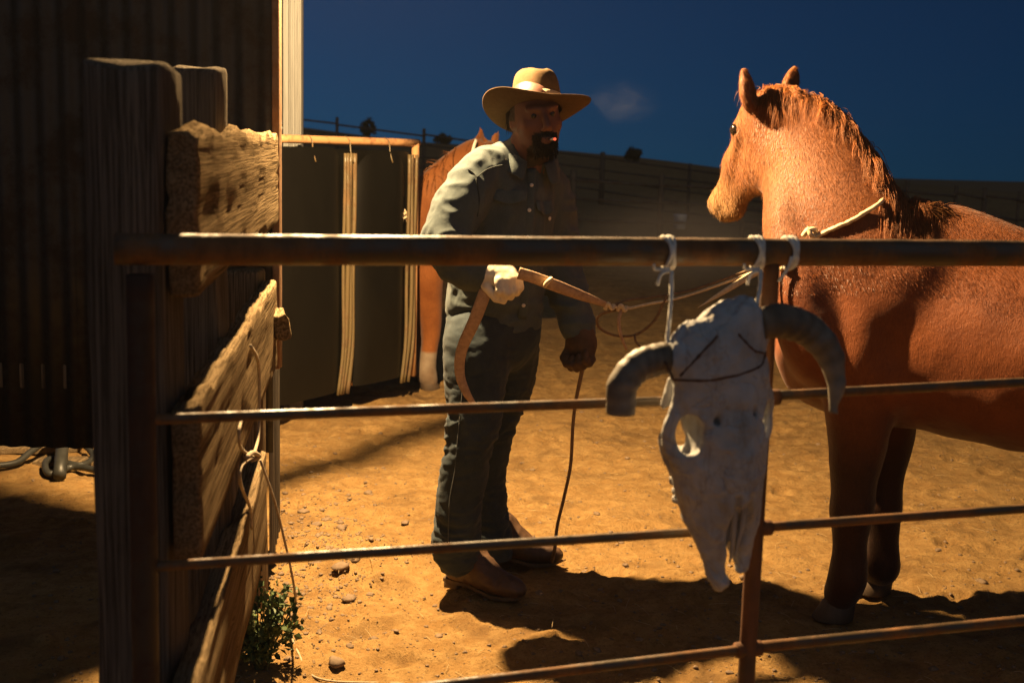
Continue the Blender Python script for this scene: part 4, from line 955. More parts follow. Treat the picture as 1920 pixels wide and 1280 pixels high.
    # collar
    for sd, arc in ((-1, np.linspace(-2.9, -.35, 14)), (1, np.linspace(.35, 2.9, 14))):
        up = []; n_ = nz(nb - P(960, 420, 4.22)); ax_x = nz(lt - n_ * np.dot(lt, n_)); ax_f = np.cross(n_, ax_x); ax_f = ax_f if np.dot(ax_f, ch) > 0 else -ax_f
        rows = []
        for a in arc:
            d = ax_x * math.sin(a) * .090 + ax_f * math.cos(a) * .088; fr_ = max(0, math.cos(a)); base = nb + d * 1.0 - n_ * .012 - n_ * fr_ * .040
            rows.append([base, base + n_ * .048 + d * .02, base + n_ * .046 + d * .20, base - n_ * .004 + d * (.42 + .1 * fr_) - n_ * .018 * fr_])
        rows = np.array(rows) + .004 * RNG.standard_normal((14, 4, 3)); n0, n1_ = rows.shape[:2]; Vc = rows.reshape(-1, 3); Fc = [[i * n1_ + j, (i + 1) * n1_ + j, (i + 1) * n1_ + j + 1, i * n1_ + j + 1] for i in range(n0 - 1) for j in range(n1_ - 1)]
        co = part('collar', (Vc, Fc), M_DENIM, man); md = co.modifiers.new('thick', 'SOLIDIFY'); md.thickness = .005; ms = co.modifiers.new('soft', 'SUBSURF'); ms.levels = ms.render_levels = 2
    # pocket flaps, placket, buttons
    for (uu, vv, wd) in ((956, 368, .115), (1026, 385, .085)):
        p0, n0 = onto(V, N, uu, vv); xdir = nz(lt - n0 * np.dot(lt, n0)); ydir = nz(np.cross(n0, xdir)); ydir = ydir if ydir[2] > 0 else -ydir; rows = []
        for i in range(9):
            a = i / 8 - .5; drop = .050 - .018 * abs(a) * 2
            for j in range(4): rows.append(p0 + xdir * a * wd + ydir * (.012 - drop * j / 3) + n0 * (.004 + .010 * (j / 3) + .006 * math.sin(i * 1.3)))
        Fc = [[i * 4 + j, i * 4 + j + 1, (i + 1) * 4 + j + 1, (i + 1) * 4 + j] for i in range(8) for j in range(3)]
        po_ = part('pocket_flap', (np.array(rows), Fc), M_DENIM, man); md = po_.modifiers.new('thick', 'SOLIDIFY'); md.thickness = .004; ms = po_.modifiers.new('soft', 'SUBSURF'); ms.levels = ms.render_levels = 2
    pl = []
    for vv in np.linspace(318, 600, 12):
        p0, n0 = onto(V, N, 1004 - (vv - 318) * .06, vv, 9); pl.append(p0 + n0 * .003)
    part('placket', tube(pl, .017, 10, 3, nz(pl[5] - CAMP), .22), M_DENIM, man)
    M_BTN = m_simple('snap_button', (.55, .5, .42), (.7, .66, .58), 30, .3)
    for k in (1, 3, 5, 8, 10): 
        p0 = pl[k]; dd = nz(CAMP - p0); part('button', lathe(p0 + dd * .003, [(.006, 0), (.0065, .002), (.004, .0035)], 12, dd), M_BTN, man)
    p0, n0 = onto(V, N, 1036, 412, 12); part('button', lathe(p0 + n0 * .012, [(.007, 0), (.0075, .002), (.004, .004)], 12, n0), M_BTN, man)
    # ---- jeans
    vol = Vol((-.40, 3.85, .04), (.30, 4.75, 1.02), .0068)
    vol.chain([P(926, 598, 4.26), P(926, 640, 4.26)], [.118, .112], .05, lt, 1.28)
    vol.chain(rl, [.104, .094, .078, .070, .066, .074], .04); vol.chain(ll, [.102, .090, .071, .066, .068, .084], .03)
    V, F = vol.skin(); V = relax(V, F, 2, .4); N = vnormals(V, F); z = V[:, 2]
    kn_ = np.exp(-((z - .60) / .10) ** 2) + np.exp(-((z - .20) / .12) ** 2) + .35
    w = V + .03 * np.stack([fbm(V, 6, 2, 5), fbm(V, 6, 2, 6), fbm(V, 6, 2, 7)], 1)
    V = V + N * (.014 * (.3 - np.abs(fbm(w, (9, 9, 24), 3, 71))) * np.clip(kn_, 0, 1) + .006 * (.3 - np.abs(fbm(w, (15, 15, 4), 2, 81))))[:, None]; N = vnormals(V, F)
    part('jeans', (V, F), M_JEAN, man)
    sm = [onto(V, N, uu, vv, 9) for uu, vv in ((862, 640), (862, 700), (858, 760), (852, 820), (846, 880), (838, 940), (832, 1000), (832, 1030))]
    part('side_seam', tube([p_ + n_ * .001 for p_, n_ in sm], .0020, 6, 4), m_cloth('seam_thread', (.05, .06, .06), (.09, .10, .10)), man)
    # ---- boots
    for nm, hp, td, ank in (('boot', G(848, 1098), nz((.86, -.50, 0)), rl[-1]), ('boot', G(908, 1050), nz((.97, -.14, 0)), ll[-1])):
        hp = A(hp[0], hp[1], .0); sdv = A(-td[1], td[0], 0); vol = Vol(hp + A(-.2, -.28, 0), hp + A(.36, .2, .42), .0055)
        bt = lambda l, z, s=0: hp + td * l + sdv * s + A(0, 0, z)
        vol.chain([bt(.02, .066), bt(.12, .062), bt(.19, .052), bt(.245, .046), bt(.275, .042)], [.038, .042, .043, .034, .020], .02, A(0, 0, 1), .80)
        vol.chain([bt(.16, .066), bt(.10, .10), bt(.055, .145), ank + A(0, 0, .04), ank + A(0, 0, .14)], [.036, .044, .047, .048, .052], .03)
        vol.ell(bt(.02, .075), (.045, .042, .05), None, .02)
        V, F = vol.skin(); V = relax(V, F, 2, .4); N = vnormals(V, F); V = V + N * (.004 * np.abs(fbm(V, 22, 2, 5)) + .0015 * fbm(V, 60, 2, 7))[:, None]
        bo = part(nm, (V, F), M_BOOT, man)
        outline = [(-.022, .028), (.02, .036), (.08, .033), (.14, .040), (.19, .045), (.24, .038), (.272, .022), (.283, .0)]
        ring = [bt(l, 0, w_) for l, w_ in outline] + [bt(l, 0, -w_) for l, w_ in outline[::-1][1:]] + [bt(-.03, 0, 0)]
        nR = len(ring); rr = np.array(ring)
        def zsole(l): return .022 if l < .10 else max(.002, .022 - (l - .10) * .28) + max(0, (l - .22) * .12)
        lv = [(p_ - hp) @ td for p_ in rr]; low = rr + np.array([[0, 0, zsole(l)] for l in lv]); hi = low + A(0, 0, .013)
        part('sole', (np.vstack([low, hi]), [[i, (i + 1) % nR, nR + (i + 1) % nR, nR + i] for i in range(nR)] + [list(range(nR))[::-1], [nR + i for i in range(nR)]]), M_SOLE, bo, False)
        part('heel', rbox((.058, .060, .026), .006, .02, None, np.stack([td, sdv, A(0, 0, 1)], 1), bt(.010, .0125)), M_SOLE, bo)
    # ---- gloves
    def glove(c, k, ac, nn, wr, mt, sz=1.0, lab=None):
        k = nz(k); ac = nz(ac - k * np.dot(ac, k)); n2_ = np.cross(k, ac); nn = n2_ if np.dot(n2_, nn) > 0 else -n2_
        vol = Vol(c - .17, c + .17, .0042); q = sz
        vol.chain([wr, (wr + c) / 2, c - k * .02 * q], [.040 * q, .036 * q, .034 * q], .02, ac, 1.2)
        vol.ell(c, (.050 * q, .048 * q, .026 * q), np.stack([k, ac, nn], 1), .02)
        for i, (l1, l2) in enumerate(((.030, .028), (.034, .030), (.031, .029), (.025, .024))):
            b0 = c + k * (.036 - .004 * abs(i - 1.3)) * q + ac * (i - 1.5) * .0235 * q
            j1 = b0 + k * l1 * .62 * q + nn * l1 * .75 * q; j2 = j1 + nn * l2 * .85 * q - k * l2 * .35 * q; j3 = j2 - k * .024 * q - nn * .004 * q
            vol.cone(b0, j1, .0145 * q, .0135 * q, .006); vol.cone(j1, j2, .0135 * q, .0125 * q, .004); vol.cone(j2, j3, .0125 * q, .0105 * q, .003)
        t0 = c - ac * .040 * q - k * .022 * q + nn * .010 * q; t1 = c - ac * .056 * q + k * .012 * q + nn * .030 * q; t2 = c - ac * .034 * q + k * .040 * q + nn * .052 * q; t3 = c - ac * .010 * q + k * .046 * q + nn * .060 * q
        vol.cone(t0, t1, .019 * q, .0155 * q, .01); vol.cone(t1, t2, .0155 * q, .0135 * q, .004); vol.cone(t2, t3, .0135 * q, .011 * q, .003)
        V, F = vol.skin(); V = relax(V, F, 1, .4); N = vnormals(V, F); V = V + N * (.0012 * fbm(V, 45, 3, 6))[:, None]
        return part('glove', (V, F), mt, man, True, None, lab)
    glove(P(944, 516, 3.93), (.45, -.70, -.35), (.95, .25, -.12), (.1, -.2, -1), rwr + A(-.01, 0, 0), M_GLOVE, 1.08, 'pale work glove')
    glove(P(1092, 660, 4.22), (.1, -.3, -.95), (.8, -.6, 0), (-.7, -.4, 0), lwr, M_GLOVE_D, 1.0, 'dark worn glove')
    # ---- hat
    fh = nz((.22, -.97, 0)); tb = R(17); hu = A(0, 0, math.cos(tb)) - fh * math.sin(tb); hf = fh * math.cos(tb) + A(0, 0, math.sin(tb)); hx = nz(np.cross(hu, hf)); hx = hx if hx[0] > 0 else -hx
    hb = P(1007, 208, 4.165); hat = None
    nt_, nr_ = 72, 10; th = np.arange(nt_) / nt_ * 2 * math.pi; rows = []
    for i in range(nr_ + 1):
        s_ = i / nr_; r_in_x, r_in_f = .080, .096
        rx = r_in_x + (.190 - r_in_x) * s_; rf = r_in_f + (.185 - r_in_f) * s_
        sx_, cf = np.sin(th), np.cos(th)
        curl = s_ ** 1.6 * (.030 * np.abs(sx_) ** 2 + .030 * np.clip(-sx_, 0, 1) * np.clip(cf + .35, 0, 1) - .012 * np.clip(cf, 0, 1) ** 3 - .020 * np.clip(-cf, 0, 1) ** 2 + .010 * np.clip(sx_, 0, 1) * np.clip(-cf, 0, 1))
        rows.append(hb + np.outer(sx_ * rx * (1 - .05 * s_ * np.abs(sx_)), hx) + np.outer(cf * rf, hf) + np.outer(curl + .003 * np.sin(3 * th + 1) * s_, hu))
    Vb = np.concatenate(rows); Fb = [[i * nt_ + j, i * nt_ + (j + 1) % nt_, (i + 1) * nt_ + (j + 1) % nt_, (i + 1) * nt_ + j] for i in range(nr_) for j in range(nt_)]
    prof = [(1.0, 0), (1.0, .02), (.99, .05), (.97, .08), (.93, .105), (.84, .126), (.66, .139), (.42, .143), (.15, .143), (.01, .143)]; Vc = []; nc = 48; tc_ = np.arange(nc) / nc * 2 * math.pi
    for r_, z_ in prof:
        sx_, cf = np.sin(tc_), np.cos(tc_); xx = sx_ * .080 * r_; ff = cf * .096 * r_
        pin = .016 * np.exp(-((np.abs(sx_) - .62) / .30) ** 2) * (cf > 0) * np.clip((z_ - .05) / .07, 0, 1)
        zz = z_ - .022 * np.exp(-(xx / .022) ** 2) * np.clip((z_ - .12) / .02, 0, 1) * np.clip(1.1 - r_, 0, 1) * 1.5 - .012 * (ff / .09 > .2) * np.clip((z_ - .1) / .04, 0, 1) * np.clip(ff / .09, 0, 1)
        Vc.append(hb + np.outer(xx * (1 - pin / .08), hx) + np.outer(ff, hf) + np.outer(zz, hu))
    Vc = np.concatenate(Vc); Fc = [[i * nc + j, i * nc + (j + 1) % nc, (i + 1) * nc + (j + 1) % nc, (i + 1) * nc + j] for i in range(len(prof) - 1) for j in range(nc)]
    hat = part('hat', (Vc, Fc), M_FELT, man)
    br = part('brim', (Vb, Fb), M_FELT, hat); md = br.modifiers.new('thick', 'SOLIDIFY'); md.thickness = .004; ms = br.modifiers.new('soft', 'SUBSURF'); ms.levels = ms.render_levels = 1
    ms = hat.modifiers.new('soft', 'SUBSURF'); ms.levels = ms.render_levels = 1
    rb = []
    for z_, g_ in ((.002, .0045), (.020, .005), (.040, .0045), (.042, .001)):
        rb.append(hb + np.outer(np.sin(tc_) * (.080 + g_), hx) + np.outer(np.cos(tc_) * (.096 + g_), hf) + hu * z_)
    part('hat_band', (np.concatenate(rb), [[i * nc + j, i * nc + (j + 1) % nc, (i + 1) * nc + (j + 1) % nc, (i + 1) * nc + j] for i in range(3) for j in range(nc)]), M_BAND, hat)
    # ---- cigarette
    c0 = h(.012, .102, -.062); c1 = P(1041, 261, c0[1] - .050); cg = thing('cigarette', 'lit cigarette between the man\'s lips, its tip glowing red', 'cigarette', c0)
    part('paper', seg(c0, c0 * .14 + c1 * .86, .0040, 10), m_simple('cigarette_paper', (.75, .7, .62), (.8, .76, .7), 40, .8), cg)
    me_, t_, b_ = material('ember', .8); setc(t_, b_, (.3, .05, .02)); b_.inputs['Emission Color'].default_value = (1, .12, .05, 1); b_.inputs['Emission Strength'].default_value = 1.6
    part('ember', tube([c0 * .14 + c1 * .86, c0 * .04 + c1 * .96, c1], [.0044, .0046, .0028], 10), me_, cg)
    return h
the_man()

# ---------------------------------------------------------------- straps and ropes he works with
M_STRAP = m_simple('woven_strap', (0.3060, 0.1852, 0.1013), (0.5220, 0.3413, 0.2025), 70, .85, bstr=.5, bdist=.002)
M_CORD = m_simple('brown_cord', (.12, .07, .036), (.23, .145, .08), 90, .85)
ls = thing('lead_strap', 'brown woven lead strap running from the pale glove to a knot, thin cords beyond it', 'strap', P(1150, 575, 3.97))
sv = A(0, 1, .2)
part('strap', tube([P(972, 512, 3.86), P(1000, 520, 3.86), P(1045, 537, 3.87), P(1095, 556, 3.90), P(1145, 574, 3.95)], [.020, .0195, .020, .016, .008], 10, 6, sv, .22), M_STRAP, ls)
part('keeper', tube([P(1021, 537, 3.85), P(1027, 528, 3.835), P(1034, 522, 3.85)], .007, 8, 4), M_ROPE, ls)
for (uu, vv) in ((1143, 574), (1167, 577)): 
    q = P(uu, vv, 3.95); part('knot', join(tube([q + A(-.014, 0, -.010), q + A(-.006, -.010, .010), q + A(.008, -.006, -.008), q + A(.014, 0, .006)], .0062, 8, 5)), M_ROPE, ls)
part('cord', tube([P(1145, 574, 3.95), P(1175, 578, 3.96), P(1215, 570, 3.98), P(1285, 555, 4.0), P(1400, 515, 4.0), P(1466, 486, 4.0)], .0046, 8, 8), M_ROPE, ls)
part('cord', tube([P(1148, 572, 3.96), P(1180, 562, 3.98), P(1230, 556, 4.0), P(1300, 542, 4.02), P(1400, 508, 4.02), P(1466, 482, 4.03)], .0042, 8, 8), M_CORD, ls)
part('loop', tube([P(1168, 578, 3.96), P(1125, 590, 3.98), P(1122, 612, 4.0), P(1150, 628, 4.02), P(1190, 628, 4.02), P(1225, 603, 4.0), P(1245, 565, 3.99), P(1250, 555, 3.99)], .0046, 8, 8), M_CORD, ls)
part('cord_end', tube([P(1167, 578, 3.95), P(1160, 600, 3.94), P(1164, 628, 3.94), P(1175, 656, 3.95)], [.006, .0058, .005, .0035], 8, 6), M_STRAP, ls)
part('cord_end', tube([P(1190, 628, 4.01), P(1192, 640, 4.0), P(1202, 652, 4.0)], .004, 8, 5), M_CORD, ls)
part('strap_tail', tube([P(1445, 497, 3.93), P(1412, 514, 3.90), P(1360, 545, 3.87), P(1308, 577, 3.85)], [.008, .011, .009, .001], 8, 8, sv, .25), M_ROPE, ls)
solo('strap_end', tube([P(915, 530, 3.92), P(908, 552, 3.90), P(890, 600, 3.92), P(866, 655, 3.96), P(862, 700, 3.98), P(874, 735, 3.98), P(888, 757, 3.985)], [.021, .0215, .021, .019, .017, .014, .009], 10, 8, A(.1, 1, .1), .16), M_STRAP, 'loose end of brown strap hanging from the pale glove along his thigh', 'strap')
gd = G(1036, 1060); solo('hanging_rope', tube([P(1096, 640, 4.20), P(1092, 690, 4.20), P(1080, 750, 4.23), P(1074, 800, 4.26), P(1070, 870, 4.30), P(1058, 930, 4.34), P(1045, 985, 4.37), P(1040, 1030, 4.40), gd + A(0, 0, .012), gd + A(.05, .04, .012)], [.006, .0072, .0062, .006, .006, .006, .006, .0064, .008, .004], 8, 8), M_CORD, 'thin rope hanging from the dark glove down to the dirt', 'rope')

# ================================================================== SMALL THINGS ON THE GROUND AND THE FENCE
M_STONE = m_simple('field_stone', (.10, .066, .040), (.22, .150, .092), 25, .9, bstr=.5, bdist=.004)
def blob(c, r, seed, sq=(1, 1, .6), lev=2):
    bm = bmesh.new(); bmesh.ops.create_icosphere(bm, subdivisions=lev, radius=1.0); V = np.array([v.co[:] for v in bm.verts]); F = [[v.index for v in f.verts] for f in bm.faces]; bm.free()
    V = V * (1 + .45 * vnoise(V, 1.5, seed) + .25 * vnoise(V, 2.7, seed + 3))[:, None]; a = seed * 1.7; c_, s_ = math.cos(a), math.sin(a)
    V = V * np.array(sq); V = np.stack([V[:, 0] * c_ - V[:, 1] * s_, V[:, 0] * s_ + V[:, 1] * c_, V[:, 2]], 1); return V * r + np.asarray(c), F
def on_ground(u, v): g = G(u, v); g[2] = float(ground_z(g[0], g[1])); return g
for i, (u, v, px) in enumerate(((570, 965, 9), (595, 985, 11), (612, 975, 8), (640, 992, 10), (556, 1000, 9), (660, 1060, 12), (640, 1072, 16), (592, 1065, 14), (690, 925, 9), (560, 1110, 10), (540, 1052, 8), (655, 1125, 12), (1010, 1110, 9), (1630, 1010, 9), (1840, 1085, 11), (1760, 1030, 8), (1120, 965, 7), (760, 985, 8), (700, 1190, 9))):
    g = on_ground(u, v); r_ = px / FPX * g[1] * 1.05; solo('stone', blob(g + A(0, 0, r_ * .05), r_, i + 2, (1.15, .9, .5)), M_STONE, ('small brown stone on the lit dirt between the plank fence and the man\'s boots' if u < 800 else 'small brown stone on the dirt near the hooves of the near horse' if u > 1500 else 'small brown stone on the dirt right of the man\'s boots'), 'stone', 'stones scattered on the dirt', True)
g = on_ground(632, 1252); solo('stone', blob(g + A(0, 0, .008), .026, 77, (1.2, .9, .7)), M_STONE, 'larger brown stone at the bottom of the picture, right of the weed', 'stone')
rg = np.random.default_rng(31); V_, F_ = [], []; n = 0; NP = 7000
uv = np.where((np.arange(NP) < 2000)[:, None], np.stack([rg.normal(590, 75, NP), rg.normal(1040, 85, NP)], 1), np.stack([rg.uniform(60, 2000, NP), rg.uniform(760, 1300, NP)], 1))
gs = np.array([G(u, max(v, 735)) for u, v in uv]); gs[:, 2] = ground_z(gs[:, 0], gs[:, 1]); rs = np.minimum(rg.lognormal(-5.75, .55, NP), .014)
for k in range(NP):
    b_, f_ = blob(gs[k] + A(0, 0, rs[k] * .15), rs[k], k % 97, (1, .9, .6), 1 if rs[k] < .006 else 2)
    V_.append(b_); F_.append(np.array(f_) + n); n += len(b_)
o = link('pebbles', mesh('pebbles', np.concatenate(V_), np.concatenate(F_)), M_STONE); props(o, 'loose pebbles and crumbs of earth scattered over the dirt', 'pebbles', None, 'stuff')
M_STRAW = m_simple('straw', (.26, .18, .085), (.48, .36, .19), 40, .8)
V_, F_ = [], []; n = 0
for k in range(230):
    u, v = rg.uniform(380, 1950), rg.uniform(800, 1290); g = on_ground(u, v); a = rg.uniform(0, 6.3); l = rg.uniform(.02, .09); d = A(math.cos(a), math.sin(a), rg.normal(.0, .10)) * l
    b_, f_ = tube([g + A(0, 0, .006), g + d * .5 + A(0, 0, .007 + rg.uniform(0, .003)), g + d + A(0, 0, .006)], .0008, 4, 2); V_.append(b_); F_.extend([[i + n for i in q] for q in f_]); n += len(b_)
o = link('straw', mesh('straw', np.concatenate(V_), F_), M_STRAW); props(o, 'loose bits of dry straw scattered on the ground', 'straw', None, 'stuff')

# weed at the foot of the fence
m, t, b = material('weed_leaf', .6, spec=.3); nn_ = noise(t, coords(t), 30, 4, .6); setc(t, b, ramp(t, nn_, [(.3, (.035, .060, .018)), (.7, (.085, .115, .035))])); M_LEAF = m
M_STEM = m_simple('weed_stem', (.05, .07, .025), (.10, .10, .04), 30, .7)
wb = on_ground(488, 1262); weed = thing('weed', 'low leafy green weed at the foot of the plank fence', 'plant', wb)
rg = np.random.default_rng(9); LV, LF = [], []; n = 0; SV = []
for k in range(46):
    a = rg.uniform(0, 6.3); sp = rg.uniform(.02, .17); hgt = rg.uniform(.06, .30) * (1 - sp * 1.5); tip = wb + A(math.cos(a) * sp * .75, math.sin(a) * sp * .8, hgt); mid = (wb + tip) / 2 + A(math.cos(a) * .02, math.sin(a) * .02, .03)
    cv = catmull([wb + rg.normal(0, .008, 3) * A(1, 1, 0), mid, tip], 5); SV.append(tube(cv, np.linspace(.0028, .0012, len(cv)), 5))
    for j in range(18):
        p = cv[rg.integers(3, len(cv))] + rg.normal(0, .008, 3); d = nz(rg.normal(0, 1, 3) + A(math.cos(a), math.sin(a), .4)); s = nz(np.cross(d, rg.normal(0, 1, 3))); l = rg.uniform(.014, .034); w = l * .36
        up_ = np.cross(s, d) * l * .15; LV += [p, p + d * l * .5 + s * w + up_, p + d * l, p + d * l * .5 - s * w + up_]; LF.append([n, n + 1, n + 2, n + 3]); n += 4
part('stems', join(*SV), M_STEM, weed, kind='stuff'); part('leaves', (np.array(LV), LF), M_LEAF, weed, False, kind='stuff')

# twine on the planks
def fpt(u, v, off=.012): return PL(u, v, A(-0.28 + off, 0, 0), FS)
ft = thing('fence_twine', 'thin twine knotted on the plank fence, its end trailing to the ground by the weed', 'twine', fpt(475, 853))
M_TW = m_simple('grey_twine', (.22, .17, .11), (.40, .32, .22), 80, .9)
part('strand', tube([fpt(470, 648), fpt(484, 680), fpt(486, 760), fpt(484, 820), fpt(476, 852)], .0042, 7, 8), M_TW, ft)
part('knot', join(tube([fpt(462, 858, .016), fpt(474, 848, .024), fpt(486, 856, .018), fpt(472, 862, .014)], .006, 8, 5)), M_TW, ft)
part('strand', tube([fpt(474, 856), fpt(452, 840), fpt(448, 810), fpt(452, 790)], .0038, 7, 8), M_TW, ft)
part('strand', tube([fpt(474, 856), fpt(452, 875), fpt(452, 910), fpt(468, 950), fpt(472, 990)], .0040, 7, 8), M_TW, ft)
e1 = on_ground(545, 1195); e2 = on_ground(600, 1272); e0 = fpt(488, 862)
part('strand', tube([e0, e0 * .8 + e1 * .2 + A(.03, 0, -.04), e0 * .45 + e1 * .55 + A(.05, 0, -.10), e1 + A(0, 0, .02), (e1 + e2) / 2 + A(-.02, 0, .012), e2 + A(0, 0, .008), e2 + A(.25, -.02, .01)], .0036, 7, 8), M_TW, ft)

# hose and scrap boards beyond the raised wall
M_HOSE = m_simple('garden_hose', (.018, .018, .016), (.034, .034, .030), 20, .45)
hg = lambda u, v, z=.03: on_ground(u, v) + A(0, 0, z)
solo('hose', tube([hg(-20, 890), hg(30, 882), hg(60, 872, .06), hg(100, 858, .10), hg(140, 852, .06), hg(175, 866), hg(150, 880), hg(100, 874, .05), hg(85, 884), hg(95, 896), hg(140, 886), hg(200, 900)], .016, 10, 8), M_HOSE, 'dark garden hose lying in loops below the corrugated wall', 'hose')
solo('scrap_pipe', seg(hg(112, 902, .03), hg(122, 862, .16), .030, 12, 4), M_HOSE, 'short dark pipe stub lying among the hose loops', 'pipe')
for (u, v, l, a, lab) in ((45, 850, .55, .15, 'pale scrap board on the ground below the corrugated wall, left of the hose loops'), (150, 868, .42, -.1, 'scrap board half hidden behind the near fence post')):
    q = hg(u, v, .02); solo('scrap_board', rbox((l, .12, .03), .004, .05, lambda V: V + (fbm(V, 14, 2, 3) * .004)[:, None], frame((math.cos(a), math.sin(a), .03)), q), M_WOOD_Y, lab, 'board')

# ================================================================== BACKGROUND: corrals, bushes
M_FAR = m_rust('far_pipe', (.06, .05, .045), (.08, .05, .035), .5, .7)
M_FARWOOD = m_simple('far_post', (.05, .04, .032), (.085, .066, .05), 9, .9)
def far_fence(us, Yd, vtop, hgt, nr, lab, nm='corral_fence', rp=.055, rr=.03, dy=0.0):
    base = None; pts = []
    for i, u in enumerate(us):
        y = Yd + dy * i; p = P(u, vtop(u), y); pts.append(p)
    fe = thing(nm, lab, 'fence', (pts[0][0], pts[0][1], float(terrain(pts[0][0], pts[0][1]))))
    for p in pts:
        zb = float(terrain(p[0], p[1])); zb = min(zb, p[2] - .9); part('post', seg((p[0], p[1], zb - .2), p + A(0, 0, .18), rp * (1 + .2 * RNG.standard_normal()), 8, 2), M_FARWOOD, fe)
    for k in range(nr):
        dz = -k * hgt / nr
        for i in range(len(pts) - 1): part('rail', seg(pts[i] + A(0, -.03, dz + .02 * RNG.standard_normal()), pts[i + 1] + A(0, -.03, dz + .02 * RNG.standard_normal()), rr, 6), M_FAR, fe)
far_fence([310, 470, 632, 795, 962, 1130, 1293, 1456], 35, lambda u: 228 + (u - 600) * .131, 1.5, 5, 'long dark pipe corral fence standing out against the sky on the slope', rr=.026)
far_fence([1010, 1075, 1240, 1395, 1560], 22, lambda u: 338 + (u - 1075) * .05, 1.0, 3, 'low dark corral fence across the dusty ground between the man and the near horse', rp=.05, rr=.022)
far_fence([1600, 1700, 1792, 1846, 1910, 2010], 24, lambda u: 366 + (u - 1800) * .09, 1.1, 3, 'dark corral fence beyond the near horse\'s back', rp=.05, rr=.024)
M_BUSH = m_simple('dark_bush', (.020, .024, .012), (.045, .050, .024), 12, .9)
def bush(u, v, Yd, w, h_, seed, lab):
    c = P(u, v, Yd); c[2] = float(terrain(c[0], c[1])); o = thing('bush', lab, 'bush', c); rg = np.random.default_rng(seed); V = []; F = []; n = 0
    for k in range(700):
        d = rg.normal(0, 1, 3); d /= np.linalg.norm(d); p = c + d * A(w, w, h_ * .5) * rg.uniform(.3, 1) ** .5 * (1 + .3 * math.sin(5 * d[0] + seed) * d[2]) + A(0, 0, h_ * .55); s = rg.normal(0, 1, (3, 3)) * .05; V += [p + s[0], p + s[1], p + s[2]]; F.append([n, n + 1, n + 2]); n += 3
    part('crown', (np.array(V), F), M_BUSH, o, False, kind='stuff'); part('trunk', join(*[tube([c - A(0, 0, .1), c + A(rg.normal(0, .1), rg.normal(0, .1), h_ * .3), c + A(rg.normal(0, .3) * w, rg.normal(0, .3) * w, h_ * .75)], [.05, .035, .01], 6, 4) for _ in range(3)]), M_FARWOOD, o)
bush(690, 250, 58, .38, .75, 1, 'dark round bush on the ridge left of the man'); bush(830, 262, 60, .45, .42, 2, 'low dark bush on the ridge just above the rubber panel\'s end'); bush(1187, 300, 55, .36, .55, 3, 'dark bush on the ridge between the man\'s hat and the near horse')
bk = P(1276, 392, 27); bk[2] = float(terrain(bk[0], bk[1])); tub = thing('bucket', 'small pale bucket by the far corral fence', 'bucket', bk)
part('pail', lathe(bk, [(.12, 0), (.15, .30), (.158, .31), (.145, .30), (.115, .02)], 18), m_simple('pale_plastic', (.5, .55, .6), (.6, .66, .72), 8, .5), tub); part('bail', tube([bk + A(-.15, 0, .3), bk + A(-.1, 0, .42), bk + A(.1, 0, .42), bk + A(.15, 0, .3)], .006, 6, 5), M_FAR, tub)
# cigarette smoke drifting right of the hat
sm = P(1165, 192, 4.16); bm = bmesh.new(); bmesh.ops.create_icosphere(bm, subdivisions=3, radius=1.0); V = np.array([v.co[:] for v in bm.verts]); F = [[v.index for v in f.verts] for f in bm.faces]; bm.free()
M3 = frame((1, .1, .08)); SMR = A(.17, .10, .10); V = (V * SMR) @ M3.T
m = bpy.data.materials.new('smoke'); m.use_nodes = True; t = m.node_tree; t.nodes.remove(t.nodes['Principled BSDF']); pv_ = t.nodes.new('ShaderNodeVolumePrincipled'); t.links.new(pv_.outputs[0], t.nodes['Material Output'].inputs['Volume'])
v = coords(t, tuple(1 / SMR)); ln_ = t.nodes.new('ShaderNodeVectorMath'); ln_.operation = 'LENGTH'; t.links.new(v, ln_.inputs[0]); fall = ramp(t, ln_.outputs['Value'], [(.0, 1.0), (.9, 0.0)], 'EASE')
wis = ramp(t, noise(t, coords(t, (7, 7, 16)), 1.0, 4, .6, 1.2), [(.36, 0.0), (.75, 1.0)]); d_ = mix(t, 1.0, fall, wis, 'MULTIPLY'); ml = t.nodes.new('ShaderNodeMath'); ml.operation = 'MULTIPLY'; ml.inputs[1].default_value = .22; t.links.new(d_, ml.inputs[0]); t.links.new(ml.outputs[0], pv_.inputs['Density']); pv_.inputs['Color'].default_value = (.9, .9, .92, 1)
o = link('smoke', mesh('smoke', V, F), m); o.location = sm; props(o, 'faint wisp of cigarette smoke in the air right of the hat', 'smoke', None, 'stuff')

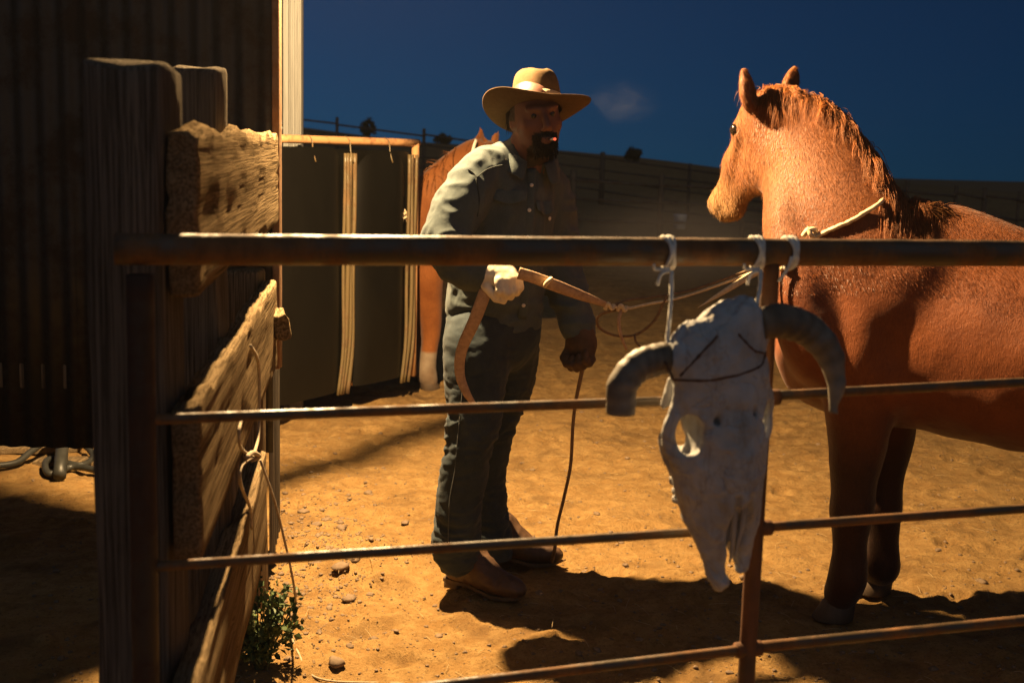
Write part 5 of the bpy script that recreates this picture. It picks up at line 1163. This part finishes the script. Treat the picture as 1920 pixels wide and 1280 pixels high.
# ================================================================== dusty air under the lamp
bm = bmesh.new(); bmesh.ops.create_cube(bm, size=1.0); V = np.array([v.co[:] for v in bm.verts]); F = [[v.index for v in f.verts] for f in bm.faces]; bm.free()
HLO, HHI = A(-70, -8, -12), A(70, 130, 4.8); V = (V + .5) * (HHI - HLO) + HLO
m = bpy.data.materials.new('dusty_air'); m.use_nodes = True; t = m.node_tree; t.nodes.remove(t.nodes['Principled BSDF']); pv_ = t.nodes.new('ShaderNodeVolumePrincipled'); t.links.new(pv_.outputs[0], t.nodes['Material Output'].inputs['Volume'])
pv_.inputs['Density'].default_value = 0.0004; pv_.inputs['Color'].default_value = (.85, .82, .78, 1); pv_.inputs['Anisotropy'].default_value = .3
o = link('haze', mesh('haze', V, F, False), m); o['kind'] = 'stuff'; o['label'] = 'thin dusty haze in the air of the yard'; o['category'] = 'haze'

# dust hanging over the ground between the man and the near horse
dc = P(1275, 455, 12.5); bm = bmesh.new(); bmesh.ops.create_icosphere(bm, subdivisions=3, radius=1.0); V = np.array([v.co[:] for v in bm.verts]); F = [[v.index for v in f.verts] for f in bm.faces]; bm.free()
DR = A(1.5, 1.6, .62); m = bpy.data.materials.new('dust'); m.use_nodes = True; t = m.node_tree; t.nodes.remove(t.nodes['Principled BSDF']); pv_ = t.nodes.new('ShaderNodeVolumePrincipled'); t.links.new(pv_.outputs[0], t.nodes['Material Output'].inputs['Volume'])
v = coords(t, tuple(1 / DR)); ln_ = t.nodes.new('ShaderNodeVectorMath'); ln_.operation = 'LENGTH'; t.links.new(v, ln_.inputs[0]); fall = ramp(t, ln_.outputs['Value'], [(.0, 1.0), (.95, 0.0)], 'EASE')
d_ = mix(t, 1.0, fall, ramp(t, noise(t, coords(t), 1.6, 3, .6), [(.25, .15), (.75, 1.0)]), 'MULTIPLY'); ml = t.nodes.new('ShaderNodeMath'); ml.operation = 'MULTIPLY'; ml.inputs[1].default_value = .75; t.links.new(d_, ml.inputs[0]); t.links.new(ml.outputs[0], pv_.inputs['Density']); pv_.inputs['Color'].default_value = (.75, .62, .48, 1)
o = link('dust_cloud', mesh('dust_cloud', V * DR, F), m); o.location = dc; props(o, 'soft cloud of dust hanging between the man and the near horse', 'dust', None, 'stuff')
